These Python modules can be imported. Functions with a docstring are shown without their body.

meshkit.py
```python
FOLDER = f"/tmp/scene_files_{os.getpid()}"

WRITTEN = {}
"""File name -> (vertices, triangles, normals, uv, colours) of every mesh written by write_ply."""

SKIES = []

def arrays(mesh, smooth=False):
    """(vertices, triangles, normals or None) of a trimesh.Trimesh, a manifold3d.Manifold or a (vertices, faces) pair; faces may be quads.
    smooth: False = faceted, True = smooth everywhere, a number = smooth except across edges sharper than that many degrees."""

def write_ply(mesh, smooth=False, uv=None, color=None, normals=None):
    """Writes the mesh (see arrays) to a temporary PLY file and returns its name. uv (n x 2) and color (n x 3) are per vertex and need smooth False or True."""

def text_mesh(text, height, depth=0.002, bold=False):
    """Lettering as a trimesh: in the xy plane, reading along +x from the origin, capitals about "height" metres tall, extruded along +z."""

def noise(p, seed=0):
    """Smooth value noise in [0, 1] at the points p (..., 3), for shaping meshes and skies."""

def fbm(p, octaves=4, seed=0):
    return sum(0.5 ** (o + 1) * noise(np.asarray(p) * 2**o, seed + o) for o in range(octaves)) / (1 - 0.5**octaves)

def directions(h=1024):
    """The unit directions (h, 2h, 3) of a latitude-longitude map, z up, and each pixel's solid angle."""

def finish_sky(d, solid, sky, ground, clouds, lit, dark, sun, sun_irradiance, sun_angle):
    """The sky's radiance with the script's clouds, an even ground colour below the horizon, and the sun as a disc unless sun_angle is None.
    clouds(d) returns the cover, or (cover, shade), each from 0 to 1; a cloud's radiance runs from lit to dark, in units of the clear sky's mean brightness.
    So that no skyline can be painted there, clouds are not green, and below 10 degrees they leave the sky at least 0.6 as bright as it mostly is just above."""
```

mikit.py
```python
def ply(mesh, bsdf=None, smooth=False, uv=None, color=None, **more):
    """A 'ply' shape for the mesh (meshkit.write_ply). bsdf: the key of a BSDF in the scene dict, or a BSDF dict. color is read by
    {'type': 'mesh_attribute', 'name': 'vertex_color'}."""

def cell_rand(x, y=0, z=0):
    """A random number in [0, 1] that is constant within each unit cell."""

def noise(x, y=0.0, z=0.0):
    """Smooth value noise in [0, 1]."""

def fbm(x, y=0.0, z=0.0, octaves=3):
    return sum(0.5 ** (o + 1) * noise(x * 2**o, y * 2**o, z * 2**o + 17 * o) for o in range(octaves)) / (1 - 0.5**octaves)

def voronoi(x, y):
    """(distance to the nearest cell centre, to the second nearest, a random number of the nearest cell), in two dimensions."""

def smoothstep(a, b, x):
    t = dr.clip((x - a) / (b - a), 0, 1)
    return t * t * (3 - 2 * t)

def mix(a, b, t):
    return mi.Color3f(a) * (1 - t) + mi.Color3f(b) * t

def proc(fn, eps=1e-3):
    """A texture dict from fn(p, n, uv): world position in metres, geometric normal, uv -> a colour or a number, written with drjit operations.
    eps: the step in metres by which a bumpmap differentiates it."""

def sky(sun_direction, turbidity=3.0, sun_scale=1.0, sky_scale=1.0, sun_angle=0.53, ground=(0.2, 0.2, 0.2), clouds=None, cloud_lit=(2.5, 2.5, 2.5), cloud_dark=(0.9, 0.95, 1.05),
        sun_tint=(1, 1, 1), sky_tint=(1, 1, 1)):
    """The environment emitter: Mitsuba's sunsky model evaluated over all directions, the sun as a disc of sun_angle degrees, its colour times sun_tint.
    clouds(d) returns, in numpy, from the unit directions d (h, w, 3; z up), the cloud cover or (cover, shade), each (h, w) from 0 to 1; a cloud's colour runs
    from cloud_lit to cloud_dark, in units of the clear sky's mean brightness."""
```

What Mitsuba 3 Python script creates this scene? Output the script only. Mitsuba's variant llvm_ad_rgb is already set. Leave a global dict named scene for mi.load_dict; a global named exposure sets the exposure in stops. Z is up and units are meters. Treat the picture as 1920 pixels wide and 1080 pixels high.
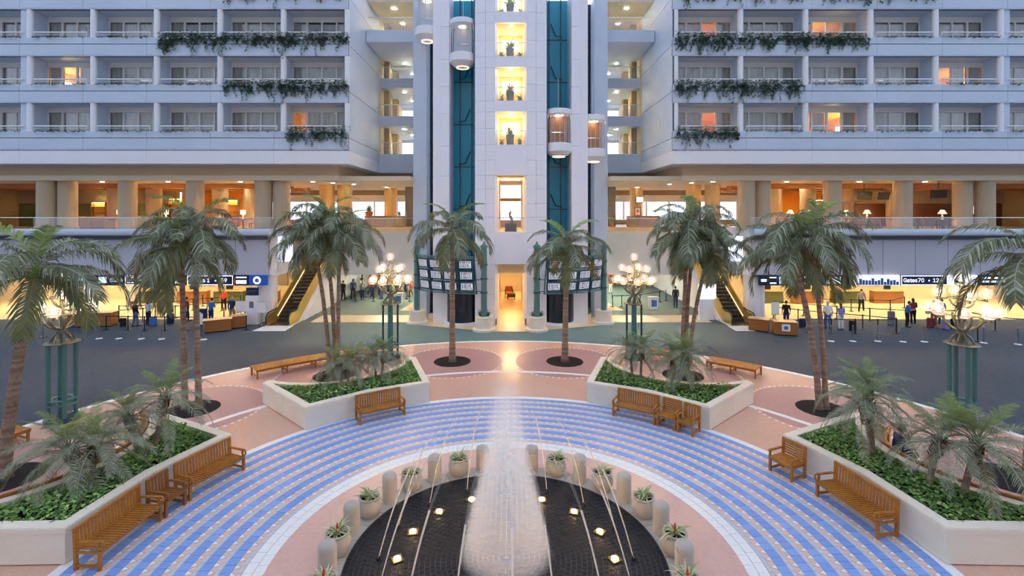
import math, random
import numpy as np
import trimesh
import shapely.geometry as sg
import manifold3d as m3
import mitsuba as mi
import drjit as dr
import mikit, meshkit

T = mi.ScalarTransform4f
PI = math.pi
rnd = random.Random(7)
scene, labels = {}, {}

# ------------------------------------------------------------------ camera, sky, exposure
scene['camera'] = dict(type='perspective', fov=91.33, fov_axis='x', near_clip=0.1, far_clip=500.0,
                       principal_point_offset_x=3 / 1920, principal_point_offset_y=143 / 1080,
                       to_world=T().look_at(origin=[0, 0, 8], target=[0, 10, 8], up=[0, 0, 1]))


def cloud_cover(d):
    n = meshkit.fbm(d * 3.0, 3, seed=4)
    return 0.92 + 0.08 * n, 0.25 * n


scene['sky'] = mikit.sky((-0.3, -0.5, 0.8), turbidity=4.0, sun_scale=0.0, ground=(0.7, 0.7, 0.7), clouds=cloud_cover,
                         cloud_lit=(1.64, 1.82, 2.26), cloud_dark=(1.44, 1.6, 2.02))
exposure = 3.35
LAMP = 0.27
SCREEN = 0.125      # screens and lit signs          # one dial for every lamp of the place


# ------------------------------------------------------------------ helpers: meshes are (vertices, triangles)
def cat(ms):
    v, f, n = [], [], 0
    for a, b in ms:
        v.append(a); f.append(np.asarray(b) + n); n += len(a)
    return np.vstack(v), np.vstack(f)


def tri(mesh):
    if hasattr(mesh, 'to_mesh'):
        m = mesh.to_mesh(); return np.array(m.vert_properties[:, :3], float), np.array(m.tri_verts)
    if hasattr(mesh, 'faces'):
        return np.array(mesh.vertices), np.array(mesh.faces)
    return mesh


def xf(mesh, M):
    v, f = mesh; M = np.asarray(M, float)
    w = v @ M[:3, :3].T + M[:3, 3]
    return w, (f[:, ::-1] if np.linalg.det(M[:3, :3]) < 0 else f)


def mv(x=0, y=0, z=0, rz=0.0, s=1.0):
    c, n = math.cos(rz), math.sin(rz)
    return np.array([[c * s, -n * s, 0, x], [n * s, c * s, 0, y], [0, 0, s, z], [0, 0, 0, 1.0]])


def rot(axis, a):
    return np.array(trimesh.transformations.rotation_matrix(a, axis))


QF = np.array([[0, 3, 2], [0, 2, 1], [4, 5, 6], [4, 6, 7], [0, 1, 5], [0, 5, 4], [1, 2, 6], [1, 6, 5], [2, 3, 7], [2, 7, 6], [3, 0, 4], [3, 4, 7]])


def hexa(bottom, top):
    return np.array(list(bottom) + list(top), float), QF


def bx(x0, x1, y0, y1, z0, z1):
    return hexa([(x0, y0, z0), (x1, y0, z0), (x1, y1, z0), (x0, y1, z0)], [(x0, y0, z1), (x1, y0, z1), (x1, y1, z1), (x0, y1, z1)])


def cb(x0, x1, y0, y1, z0, z1, c=0.01):
    """a box with chamfered edges"""
    p = []
    for sx, xa, xb in ((0, x0, x0 + c), (1, x1, x1 - c)):
        for sy, ya, yb in ((0, y0, y0 + c), (1, y1, y1 - c)):
            for sz, za, zb in ((0, z0, z0 + c), (1, z1, z1 - c)):
                p += [(xa, yb, zb), (xb, ya, zb), (xb, yb, za)]
    return tri(m3.Manifold.hull_points(np.array(p, float)))


def prism(poly, z0, z1):
    """a flat outline (shapely polygon or point list) raised from z0 to z1"""
    g = poly if hasattr(poly, 'geom_type') else sg.Polygon(poly)
    v, f = tri(trimesh.creation.extrude_polygon(g, z1 - z0, engine='earcut'))
    return v + [0, 0, z0], f


def lathe(prof, n=24, a0=0.0, a1=2 * PI):
    prof = np.asarray(prof, float); full = abs(a1 - a0) > 2 * PI - 1e-6
    a = np.linspace(a0, a1, n, endpoint=not full); k = len(prof)
    v = np.stack([prof[:, 0][None] * np.cos(a)[:, None], prof[:, 0][None] * np.sin(a)[:, None], np.broadcast_to(prof[:, 1], (n, k))], -1).reshape(-1, 3)
    i, j = np.meshgrid(np.arange(n if full else n - 1), np.arange(k - 1), indexing='ij')
    i2 = (i + 1) % n
    q = np.stack([i * k + j, i2 * k + j, i2 * k + j + 1, i * k + j + 1], -1).reshape(-1, 4)
    return v, np.vstack([q[:, [0, 1, 2]], q[:, [0, 2, 3]]])


def tube(pts, rad, n=8, cap=True):
    p = np.asarray(pts, float); r = np.broadcast_to(np.asarray(rad, float), (len(p),))
    t = np.gradient(p, axis=0); t /= np.linalg.norm(t, axis=1, keepdims=True) + 1e-12
    a = np.cross(t[0], [0, 0, 1.0] if abs(t[0, 2]) < 0.9 else [1.0, 0, 0]); out = []
    ang = np.arange(n) * 2 * PI / n
    for k in range(len(p)):
        a = a - t[k] * (a @ t[k]); a /= np.linalg.norm(a) + 1e-12; b = np.cross(t[k], a)
        out.append(p[k] + r[k] * (np.cos(ang)[:, None] * a + np.sin(ang)[:, None] * b))
    v = np.vstack(out); i, j = np.meshgrid(np.arange(len(p) - 1), np.arange(n), indexing='ij')
    q = np.stack([i * n + j, i * n + (j + 1) % n, (i + 1) * n + (j + 1) % n, (i + 1) * n + j], -1).reshape(-1, 4)
    f = np.vstack([q[:, [0, 1, 2]], q[:, [0, 2, 3]]])
    if cap:
        m = len(v); v = np.vstack([v, p[:1], p[-1:]]); e = (len(p) - 1) * n
        f = np.vstack([f, [[m, (k + 1) % n, k] for k in range(n)], [[m + 1, e + k, e + (k + 1) % n] for k in range(n)]])
    return v, f


def cyl(x, y, z0, z1, r, n=20, r1=None):
    r1 = r if r1 is None else r1
    return xf(lathe([(0.0001, z0), (r, z0), (r1, z1), (0.0001, z1)], n), mv(x, y))


def ball(r, c=(0, 0, 0), sub=2):
    v, f = tri(trimesh.creation.icosphere(sub, r)); return v + np.asarray(c), f


def profile_run(prof, x0, x1):
    """a profile in (y, z), counter-clockwise, run along x"""
    v, f = prism(prof, 0, x1 - x0)
    return np.stack([v[:, 2] + x0, v[:, 0], v[:, 1]], 1), f


def wedge(r0, r1, a0, a1, z0, z1, n=1):
    """a piece of a ring, angles measured from +y towards +x, about the plaza's centre"""
    a = np.linspace(a0, a1, n + 1); ms = []
    for k in range(n):
        q = [(CX + r * math.sin(t), CY + r * math.cos(t)) for r, t in ((r0, a[k]), (r0, a[k + 1]), (r1, a[k + 1]), (r1, a[k]))]
        ms.append(hexa([(*p, z0) for p in q], [(*p, z1) for p in q]))
    return cat(ms)


# ------------------------------------------------------------------ helpers: entries
count = {}
ORD = ['first', 'second', 'third', 'fourth', 'fifth', 'sixth', 'seventh', 'eighth', 'ninth', 'tenth', 'eleventh', 'twelfth']


def key(name):
    n = count.get(name, 0); count[name] = n + 1
    return name if n == 0 else f'{name}_{n:03d}'


def tag(k, label=None, cat_=None, group=None, kind=None):
    d = labels.setdefault(k, {})
    for a, b in (('label', label), ('category', cat_), ('group', group), ('kind', kind)):
        if b:
            d[a] = b
    return k


def thing(name, label, cat_, group=None, kind=None):
    return tag(key(name), label, cat_, group, kind)


def P(mesh, bsdf, smooth=False, **more):
    return mikit.ply(mesh, bsdf, smooth, **more)


def put(k, shape, M=None, bsdf=None, **more):
    d = {**shape, **more}
    if bsdf:
        d['bsdf'] = {'type': 'ref', 'id': bsdf}
    if M is not None:
        d['to_world'] = T(np.asarray(M, float).tolist())
    scene[k] = d
    return k


def part(parent, name, mesh, bsdf, smooth=False, label=None, kind=None, **more):
    k = key(f'{parent}__{name}')
    scene[k] = P(mesh, bsdf, smooth, **more)
    if label or kind:
        tag(k, label, None, None, kind)
    return k


def partp(parent, name, shape, M=None, bsdf=None, **more):
    return put(key(f'{parent}__{name}'), shape, M, bsdf, **more)


def struct(name, label):
    return tag(name, label, None, None, 'structure')


def glow(rgb, power, w=1.0):
    return {'type': 'area', 'radiance': {'type': 'rgb', 'value': [float(c * power) for c in rgb]}, 'sampling_weight': w}


# ------------------------------------------------------------------ materials
def lin(h):
    c = [int(h[i:i + 2], 16) / 255 for i in (1, 3, 5)]
    return [x / 12.92 if x <= 0.04045 else ((x + 0.055) / 1.055) ** 2.4 for x in c]


def mat(name, color, rough=0.6, spec=0.4, metal=0.0, both=False, **kw):
    c = color if isinstance(color, dict) else {'type': 'rgb', 'value': lin(color) if isinstance(color, str) else list(color)}
    d = dict(type='principled', base_color=c, roughness=rough, specular=spec, metallic=metal, **kw)
    scene[name] = {'type': 'twosided', 'bsdf': d} if both else d


def C(h):
    return mi.Color3f(*lin(h))


def terrazzo(a, b, s=14.0):
    ca, cb_ = lin(a), lin(b)

    def fn(p, n, uv):
        t = 0.55 * mikit.fbm(p.x * 0.45, p.y * 0.45, 1.0, 3) + 0.45 * mikit.noise(p.x * s, p.y * s, 3.0)
        return mikit.mix(ca, cb_, t)
    return mikit.proc(fn)


def carpet_fn(p, n, uv):
    t = 0.6 * mikit.fbm(p.x * 0.3, p.y * 0.3, 2.0, 3) + 0.4 * mikit.noise(p.x * 9, p.y * 9, 5.0)
    teal = mikit.smoothstep(17.0, 6.0, dr.abs(p.x)) * mikit.smoothstep(28.5, 31.0, p.y)
    return mikit.mix(mikit.mix(lin('#36424e'), lin('#48545f'), t), mikit.mix(lin('#5d7878'), lin('#6f8988'), t), teal)


def wood_fn(p, n, uv):
    g = mikit.noise(p.x * 14 + p.y * 9, p.y * 14 - p.x * 9, p.z * 26)
    t = 0.5 * g + 0.5 * mikit.noise(p.x * 2.3, p.y * 2.3, p.z * 3)
    return mikit.mix(lin('#8e5317'), lin('#be7c2b'), t)


def bark_fn(p, n, uv):
    r = mikit.noise(p.z * 16 + 0.3 * mikit.noise(p.x * 8, p.y * 8, p.z * 4), 1.0, 2.0)
    t = 0.6 * r + 0.4 * mikit.noise(p.x * 25, p.y * 25, p.z * 12)
    return mikit.mix(lin('#6a5445'), lin('#aa927f'), t)


def stone_fn(p, n, uv):
    t = 0.6 * mikit.fbm(p.x * 1.1, p.y * 1.1, p.z * 1.1, 3) + 0.4 * mikit.noise(p.x * 40, p.y * 40, p.z * 40)
    return mikit.mix(lin('#dcd0bb'), lin('#efe5d2'), t)


def urn_fn(p, n, uv):
    t = 0.6 * mikit.fbm(p.x * 1.6, p.y * 1.6, p.z * 1.6, 3) + 0.4 * mikit.noise(p.x * 50, p.y * 50, p.z * 50)
    return mikit.mix(lin('#a59d90'), lin('#c2bbae'), t)


def wall_fn(p, n, uv):
    t = mikit.fbm(p.x * 0.35, p.y * 0.35, p.z * 0.5, 3)
    return mikit.mix(lin('#bac7d6'), lin('#ccd7e3'), t)


def sett_fn(p, n, uv):
    t = 0.5 * mikit.cell_rand(p.x * 8, p.y * 8) + 0.5 * mikit.noise(p.x * 30, p.y * 30, 2.0)
    return mikit.mix(lin('#141417'), lin('#2a2a2f'), t)


mat('m_carpet', mikit.proc(carpet_fn), 0.75, 0.2)
mat('m_pink', terrazzo('#cfa28c', '#dbb39d'), 0.2, 0.6)
mat('m_pink_inner', terrazzo('#d2a597', '#deb5a8'), 0.35, 0.5)
mat('m_mauve', terrazzo('#b08684', '#bf9794'), 0.32, 0.5)
mat('m_beige', terrazzo('#cdb893', '#dfcba5'), 0.28, 0.5)
mat('m_white_stone', '#ecebe8', 0.45)
mat('m_pale_tile', '#cfcfd0', 0.4)
mat('m_white_tile', '#ebe6e0', 0.4)
mat('m_pink_tile', '#e0bbab', 0.4)
mat('m_grey_tile', '#c6c6cc', 0.4)
mat('m_blue_tile', '#7c9edb', 0.35)
mat('m_blue_tile_b', '#86a8e2', 0.35)
mat('m_grout', '#b6b4b2', 0.8)
mat('m_sett', mikit.proc(sett_fn), 0.6, 0.3)
mat('m_dark_grout', '#626264', 0.8)
mat('m_border', mikit.proc(urn_fn), 0.7, 0.2)
mat('m_planter', mikit.proc(stone_fn), 0.55)
mat('m_wall', mikit.proc(wall_fn), 0.55, 0.35)
mat('m_white', '#e6e6e8', 0.5)
mat('m_tower', '#e9e9ee', 0.5, 0.35)
mat('m_amber_glow', '#e0ab52', 0.7)  # lamp glow painted into the walls of lit rooms and shelf backs
mat('m_offwhite', '#dcd8d0', 0.6)
mat('m_cream', '#d9c7a0', 0.7)
mat('m_joint', '#63646c', 0.8)
mat('m_soffit', '#cdbfa6', 0.7)
mat('m_brown_beam', '#bba285', 0.7)
mat('m_column', '#b3a286', 0.6)
mat('m_bulkhead', '#c2c0c8', 0.6)
mat('m_lobby_wood', '#8a5a2c', 0.5)
mat('m_dark_wood', '#54351f', 0.45)
mat('m_green_wall', '#5a5f38', 0.7)
mat('m_orange_wall', '#cf8a2e', 0.7)
mat('m_taupe', '#8d7f68', 0.7)
mat('m_wood', mikit.proc(wood_fn), 0.42, 0.45)
mat('m_wood_dark', '#8f5a2a', 0.45)
mat('m_bark', mikit.proc(bark_fn), 0.85, 0.2)
mat('m_palm_fibre', '#4d3a28', 0.9, 0.2)
mat('m_soil', '#2f2822', 0.95, 0.1)
mat('m_bed_black', '#2b2b2c', 0.9, 0.1)
mat('m_curtain', '#a7a598', 0.9, 0.1, both=True)
mat('m_curtain_warm', '#c9b27a', 0.9, 0.1, both=True)
mat('m_unlit_room', '#3b352c', 0.9, 0.1)  # lack of light painted into the walls of unlit rooms
mat('m_teal', '#28a5c0', 0.25, 0.5)
mat('m_teal_dark', '#1a6580', 0.25, 0.5)
mat('m_shaft_black', '#1a2430', 0.2, 0.5)
mat('m_teal_paint', '#4a7672', 0.4, 0.5)
mat('m_teal_deep', '#25444f', 0.4, 0.5)
mat('m_black', '#17181a', 0.45)
mat('m_rubber', '#232326', 0.7)
mat('m_navy', '#16264a', 0.4)
mat('m_chrome', '#c9c9c9', 0.2, metal=1.0)
mat('m_brass', '#eccb74', 0.3, metal=0.85)
mat('m_bronze', '#8a6a35', 0.4, metal=1.0)
mat('m_lamp_metal', '#6f7262', 0.45, metal=0.4)
mat('m_paper', '#e7e4e2', 0.8)
mat('m_terracotta', '#b5653b', 0.7)
mat('m_grey_pot', '#5f6066', 0.6)
mat('m_counter', '#9a6434', 0.4)
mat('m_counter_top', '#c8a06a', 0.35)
mat('m_skin', '#c39a7c', 0.6)
mat('m_skin_deep', '#7d5640', 0.6)
mat('m_hair_dark', '#2a211c', 0.7)
mat('m_hair_grey', '#b9b2aa', 0.7)
mat('m_red', '#c84a32', 0.7)
mat('m_orange', '#e2702c', 0.7)
for nm, cc in dict(navy='#2b3a67', blue='#4a6fae', pale='#c3cad6', black='#26262b', grey='#77767c', brown='#7a5b47', maroon='#7a3a3a', jeans='#56688f', khaki='#a08c6c', white='#dcdcdf', green='#7f9a78', violet='#8a86b8').items():
    mat('m_cloth_' + nm, cc, 0.9, 0.1)
scene['m_glass'] = {'type': 'thindielectric', 'int_ior': 1.5}


def leaf(name, back=0.35):
    scene[name] = dict(type='principledthin', base_color={'type': 'mesh_attribute', 'name': 'vertex_color'}, roughness=0.42, diff_trans=back)


leaf('m_leaf')
# glazing out of view over the hall, grey to dim its daylight
scene['m_unseen_glass'] = {'type': 'thindielectric', 'int_ior': 1.5, 'specular_transmittance': {'type': 'rgb', 'value': [0.62, 0.64, 0.66]}}

# ------------------------------------------------------------------ the floor and its paving
CX, CY = -0.1, 11.56          # the fountain's centre
F = 938.0


def seen(x, y, z=0.0, m=200):
    if y < 0.5:
        return False
    u, v = 957 + F * x / y, 397 - F * (z - 8) / y
    return -m < u < 1920 + m and -m < v < 1080 + m


def pol(r, deg, z=0.0):
    a = math.radians(deg)
    return CX + r * math.sin(a), CY + r * math.cos(a), z


struct('floor', 'wide blue-grey carpeted atrium floor with inlaid plaza paving')
part('floor', 'carpet', bx(-62, 62, -10, 56, -0.3, 0.0), 'm_carpet', label='blue-grey carpet around the plaza')


def disc(x, y, r, z0, z1, n=72):
    return cyl(x, y, z0, z1, r, n)


def ringm(r0, r1, z0, z1, n=160, x=None, y=None):
    x, y = (CX, CY) if x is None else (x, y)
    return xf(lathe([(r0, z0), (r1, z0), (r1, z1), (r0, z1), (r0, z0)], n), mv(x, y))


part('floor', 'terrazzo', ringm(9.8, 19.2, -0.01, 0.006), 'm_pink', label='salmon pink terrazzo of the plaza')
part('floor', 'rim_band', ringm(19.2, 19.48, -0.01, 0.010), 'm_white_stone', label='white rim of the plaza')
part('floor', 'inlay_band', ringm(13.33, 13.58, 0.0, 0.010), 'm_white_stone', label='white inlaid ring line between the planters')
part('floor', 'tile_border', ringm(9.83, 10.08, 0.0, 0.012), 'm_white_stone', label='white line around the blue tiles')
part('floor', 'grout_bed', ringm(5.3, 9.85, -0.01, 0.004), 'm_grout')
part('floor', 'inner_terrazzo', ringm(4.2, 5.4, -0.01, 0.009), 'm_pink_inner', label='dusty pink ring around the fountain')
part('floor', 'basin_bed', disc(CX, CY, 4.25, -0.01, 0.002), 'm_dark_grout')
PALMS = [a * s for a in (11.2, 33.5, 55.7, 77.2) for s in (-1, 1)]
for a in PALMS:
    x, y, _ = pol(15.45, a)
    part('floor', 'palm_disc', disc(x, y, 2.62, 0.0, 0.0085), 'm_mauve', label='mauve terrazzo disc around a palm')
    rr = 2.72
    nd = 60
    dots = [xf(bx(-0.055, 0.055, -0.05, 0.05, 0.0, 0.012), mv(x + rr * math.sin(k * 2 * PI / nd), y + rr * math.cos(k * 2 * PI / nd), 0, -k * 2 * PI / nd)) for k in range(nd)]
    part('floor', 'dotted_ring', cat(dots), 'm_white_stone', kind='stuff')
part('floor', 'stone_walk', bx(-14.5, 14.6, 36.2, 38.7, 0.0, 0.006), 'm_beige', label='pale stone strip before the tower')
part('floor', 'stone_hall', bx(-60, -18.6, 37.2, 50, 0.0, 0.006), 'm_beige', label='beige ticket hall floor')
part('floor', 'stone_hall', bx(18.9, 60, 37.2, 50, 0.0, 0.006), 'm_beige', label='beige ticket hall floor')
part('floor', 'stone_apron', prism([(-7.2, 36.5), (-6.7, 35.4), (-1.3, 33.4), (1.3, 33.4), (6.7, 35.4), (7.2, 36.5), (7.2, 52), (-7.2, 52)], 0.0, 0.007), 'm_beige', label='warm stone floor leading into the tower')
part('floor', 'stone_path', prism([(4.6, 40.5), (9.2, 40.5), (6.2, 56), (4.6, 56)], 0.0, 0.006), 'm_beige', label='pale stone path beside the tower')
part('floor', 'stone_path', prism([(-9.0, 40.5), (-6.0, 40.5), (-5.2, 56), (-7.2, 56)], 0.0, 0.006), 'm_beige', label='pale stone path beside the tower')


def split(pieces, name, mats, cap=300, label=None):
    """the pieces that show largest become parts of the floor, the rest of them one part"""
    pieces = [p for p in pieces if seen(p[1], p[2])]
    pieces.sort(key=lambda p: math.hypot(p[1], p[2]) + (0 if seen(p[1], p[2], 0, 10) else 50))
    for i, p in enumerate(pieces[:cap]):
        part('floor', name, p[0], mats[p[3] % len(mats)])
    if len(pieces) > cap:
        part('floor', name + '_field', cat([p[0] for p in pieces[cap:]]), mats[0], kind='stuff', label=label)


def rows(r0, r1, length, fn):
    rm = (r0 + r1) / 2; n = int(round(2 * PI * rm / length)); out = []
    for k in range(n):
        a0, a1 = 2 * PI * k / n, 2 * PI * (k + 1) / n; am = (a0 + a1) / 2
        x, y = CX + rm * math.sin(am), CY + rm * math.cos(am)
        if y > 0.5:
            out += [(m, x, y, rnd.randrange(6)) for m in fn(a0, a1)]
    return out


PITCH = (9.83 - 5.85) / 8
blue, pinkt, whitet, greyt = [], [], [], []
g = 0.006
for i in range(8):
    r0 = 5.85 + i * PITCH; rp = r0 + 0.245; r1 = r0 + PITCH
    blue += rows(rp, r1, 0.25, lambda a0, a1: [wedge(rp + g, r1 - g, a0 + g / rp, a1 - g / rp, 0, 0.012)])
    greyt += rows(r0, r0 + 0.10, 0.25, lambda a0, a1: [wedge(r0 + g, r0 + 0.10, a0 + g / rp, a1 - g / rp, 0, 0.011)])

    def tri_pair(a0, a1, w=False):
        ra, rb = r0 + 0.103, rp - 0.003
        q = lambda r, t: (CX + r * math.sin(t), CY + r * math.cos(t))
        h = (a1 - a0); e = 0.10 * h
        pts = [q(ra, a0 + 0.03 * h), q(rb, a0 + 0.34 * h), q(rb, a0 + 0.62 * h), q(ra, a0 + 0.95 * h)]
        if w:
            pts = [q(rb, a0 - 0.33 * h), q(rb, a0 + 0.29 * h), q(ra + 0.004, a0 - 0.01 * h)]
            v = np.array([(*p, 0.0) for p in pts] + [(*p, 0.0115) for p in pts]); f = np.array([[3, 5, 4], [0, 1, 3], [1, 4, 3], [1, 2, 4], [2, 5, 4], [2, 0, 5], [0, 3, 5]])
            return [(v, f)]
        return [hexa([(*p, 0.0) for p in pts][::-1], [(*p, 0.011) for p in pts][::-1])]
    pinkt += rows(r0 + 0.1, rp, 0.25, tri_pair)
    whitet += rows(r0 + 0.1, rp, 0.25, lambda a0, a1: tri_pair(a0, a1, True))
split(blue, 'blue_tile', ['m_blue_tile', 'm_blue_tile_b', 'm_blue_tile'])
split(greyt, 'grey_tile', ['m_grey_tile'])
split(pinkt, 'pink_tile', ['m_pink_tile'])
split(whitet, 'white_triangle_tile', ['m_white_tile'])
ring = []
for r0, r1 in ((5.37, 5.60), (5.61, 5.84)):
    ring += rows(r0, r1, 0.34, lambda a0, a1: [wedge(r0 + 0.004, r1 - 0.004, a0 + 0.001, a1 - 0.001, 0, 0.012)])
split(ring, 'white_paver', ['m_white_stone'])
slab = rows(3.68, 4.18, 0.62, lambda a0, a1: [wedge(3.68, 4.18, a0 + 0.002, a1 - 0.002, 0, 0.02, 2)])
split(slab, 'border_slab', ['m_border'])
setts = []
for i in range(30):
    r0 = 0.06 + i * 0.12
    setts += rows(r0, r0 + 0.12, 0.14, lambda a0, a1: [wedge(r0 + 0.007, r0 + 0.113, a0 + 0.007 / (r0 + .06), a1 - 0.007 / (r0 + .06), 0, 0.014 + 0.003 * rnd.random())])
split(setts, 'black_sett', ['m_sett'], label='black stone setts of the fountain floor')

# ------------------------------------------------------------------ fountain: lights, jets, plume
scene['m_jet'] = {'type': 'blendbsdf', 'weight': 0.5, 'a': {'type': 'thindielectric', 'int_ior': 1.02},
                  'b': {'type': 'twosided', 'bsdf': {'type': 'diffuse', 'reflectance': {'type': 'rgb', 'value': [0.95, 0.86, 0.74]}}}}  # warm tint paints the amber lamp light into the water
scene['m_jet_thin'] = {'type': 'blendbsdf', 'weight': 0.05, 'a': {'type': 'thindielectric', 'int_ior': 1.02},
                       'b': {'type': 'twosided', 'bsdf': {'type': 'diffuse', 'reflectance': {'type': 'rgb', 'value': [0.95, 0.88, 0.78]}}}}  # same painted lamp warmth, fainter, for the spray
WARM = (1.0, 0.62, 0.24)
SOFT = (1.0, 0.74, 0.42)
plate = P(cb(-0.13, 0.13, -0.13, 0.13, 0.0, 0.025, 0.006), 'm_bronze')
lens = P(lathe([(0.085, 0.025), (0.08, 0.045), (0.05, 0.06), (0.0001, 0.066)], 20), 'm_white', True)
nozzle = P(cat([cyl(0, 0, 0, 0.05, 0.05, 14), xf(cyl(0, 0, 0.0, 0.09, 0.022, 10), rot([0, 1, 0], -0.25))]), 'm_black')


def jet_path(s0, s1, n):
    s = np.linspace(s0, s1, n)
    return np.stack([2.92 - 2.92 * s, 0 * s, 0.06 + 4 * 2.75 * s * (1 - s)], 1)


rise = P(tube(jet_path(0.0, 0.24, 14), np.linspace(0.013, 0.022, 14), 8, False), 'm_jet', True)
fall = P(tube(jet_path(0.24, 0.46, 12), np.linspace(0.022, 0.042, 12), 8, False), 'm_jet_thin', True)
for k in range(16):
    deg = k * 22.9 if k <= 7 else (k - 16) * 22.9
    x, y, _ = pol(2.5, deg); M = mv(x, y, 0.014, -math.radians(deg) + 0.5)
    side = 'left' if x < CX else 'right'
    vis = seen(x, y, 0, 0)
    if vis and k:
        t = thing('fountain_light', f'glowing amber ground light, {ORD[min(k, 16 - k) - 1]} from the water plume, {side} half of the fountain floor', 'light', 'fountain lights')
    else:
        t = thing('fountain_light', 'amber ground light in the fountain floor by the central water plume' if y > CY else 'amber ground light in the near half of the fountain floor', 'light', 'fountain lights')
    partp(t, 'plate', plate, M)
    partp(t, 'lens', lens, M, emitter=glow(WARM, 40 * LAMP, 0.4))
    ix, iy, _ = pol(2.42, deg)
    scene[t + '_beam'] = {'type': 'spot', 'cutoff_angle': 15.0, 'beam_width': 9.0, 'intensity': {'type': 'rgb', 'value': [c * 45 * LAMP for c in (1.0, 0.58, 0.18)]},
                          'to_world': T().look_at(origin=[x, y, 0.11], target=[ix, iy, 2.2], up=[0.3, 0.2, 0.1])}
    M2 = mv(CX, CY, 0.014, PI / 2 - math.radians(deg))
    j = thing('water_jet', (f'thin arching water jet rising beside the {ORD[min(k, 16 - k) - 1]} ground light of the {side} half' if vis and k else 'thin arching water jet rising towards the central plume'), 'water jet', 'arching water jets')
    partp(j, 'rising_stream', rise, M2)
    partp(j, 'spray_arc', fall, M2)
    n_ = thing('fountain_nozzle', (f'small black nozzle just outside the {ORD[min(k, 16 - k) - 1]} ground light of the {side} half' if vis and k else 'small black nozzle in the fountain floor'), 'nozzle', 'fountain nozzles')
    put(n_, nozzle, np.array(M2) @ mv(2.92, 0, 0))

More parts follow.
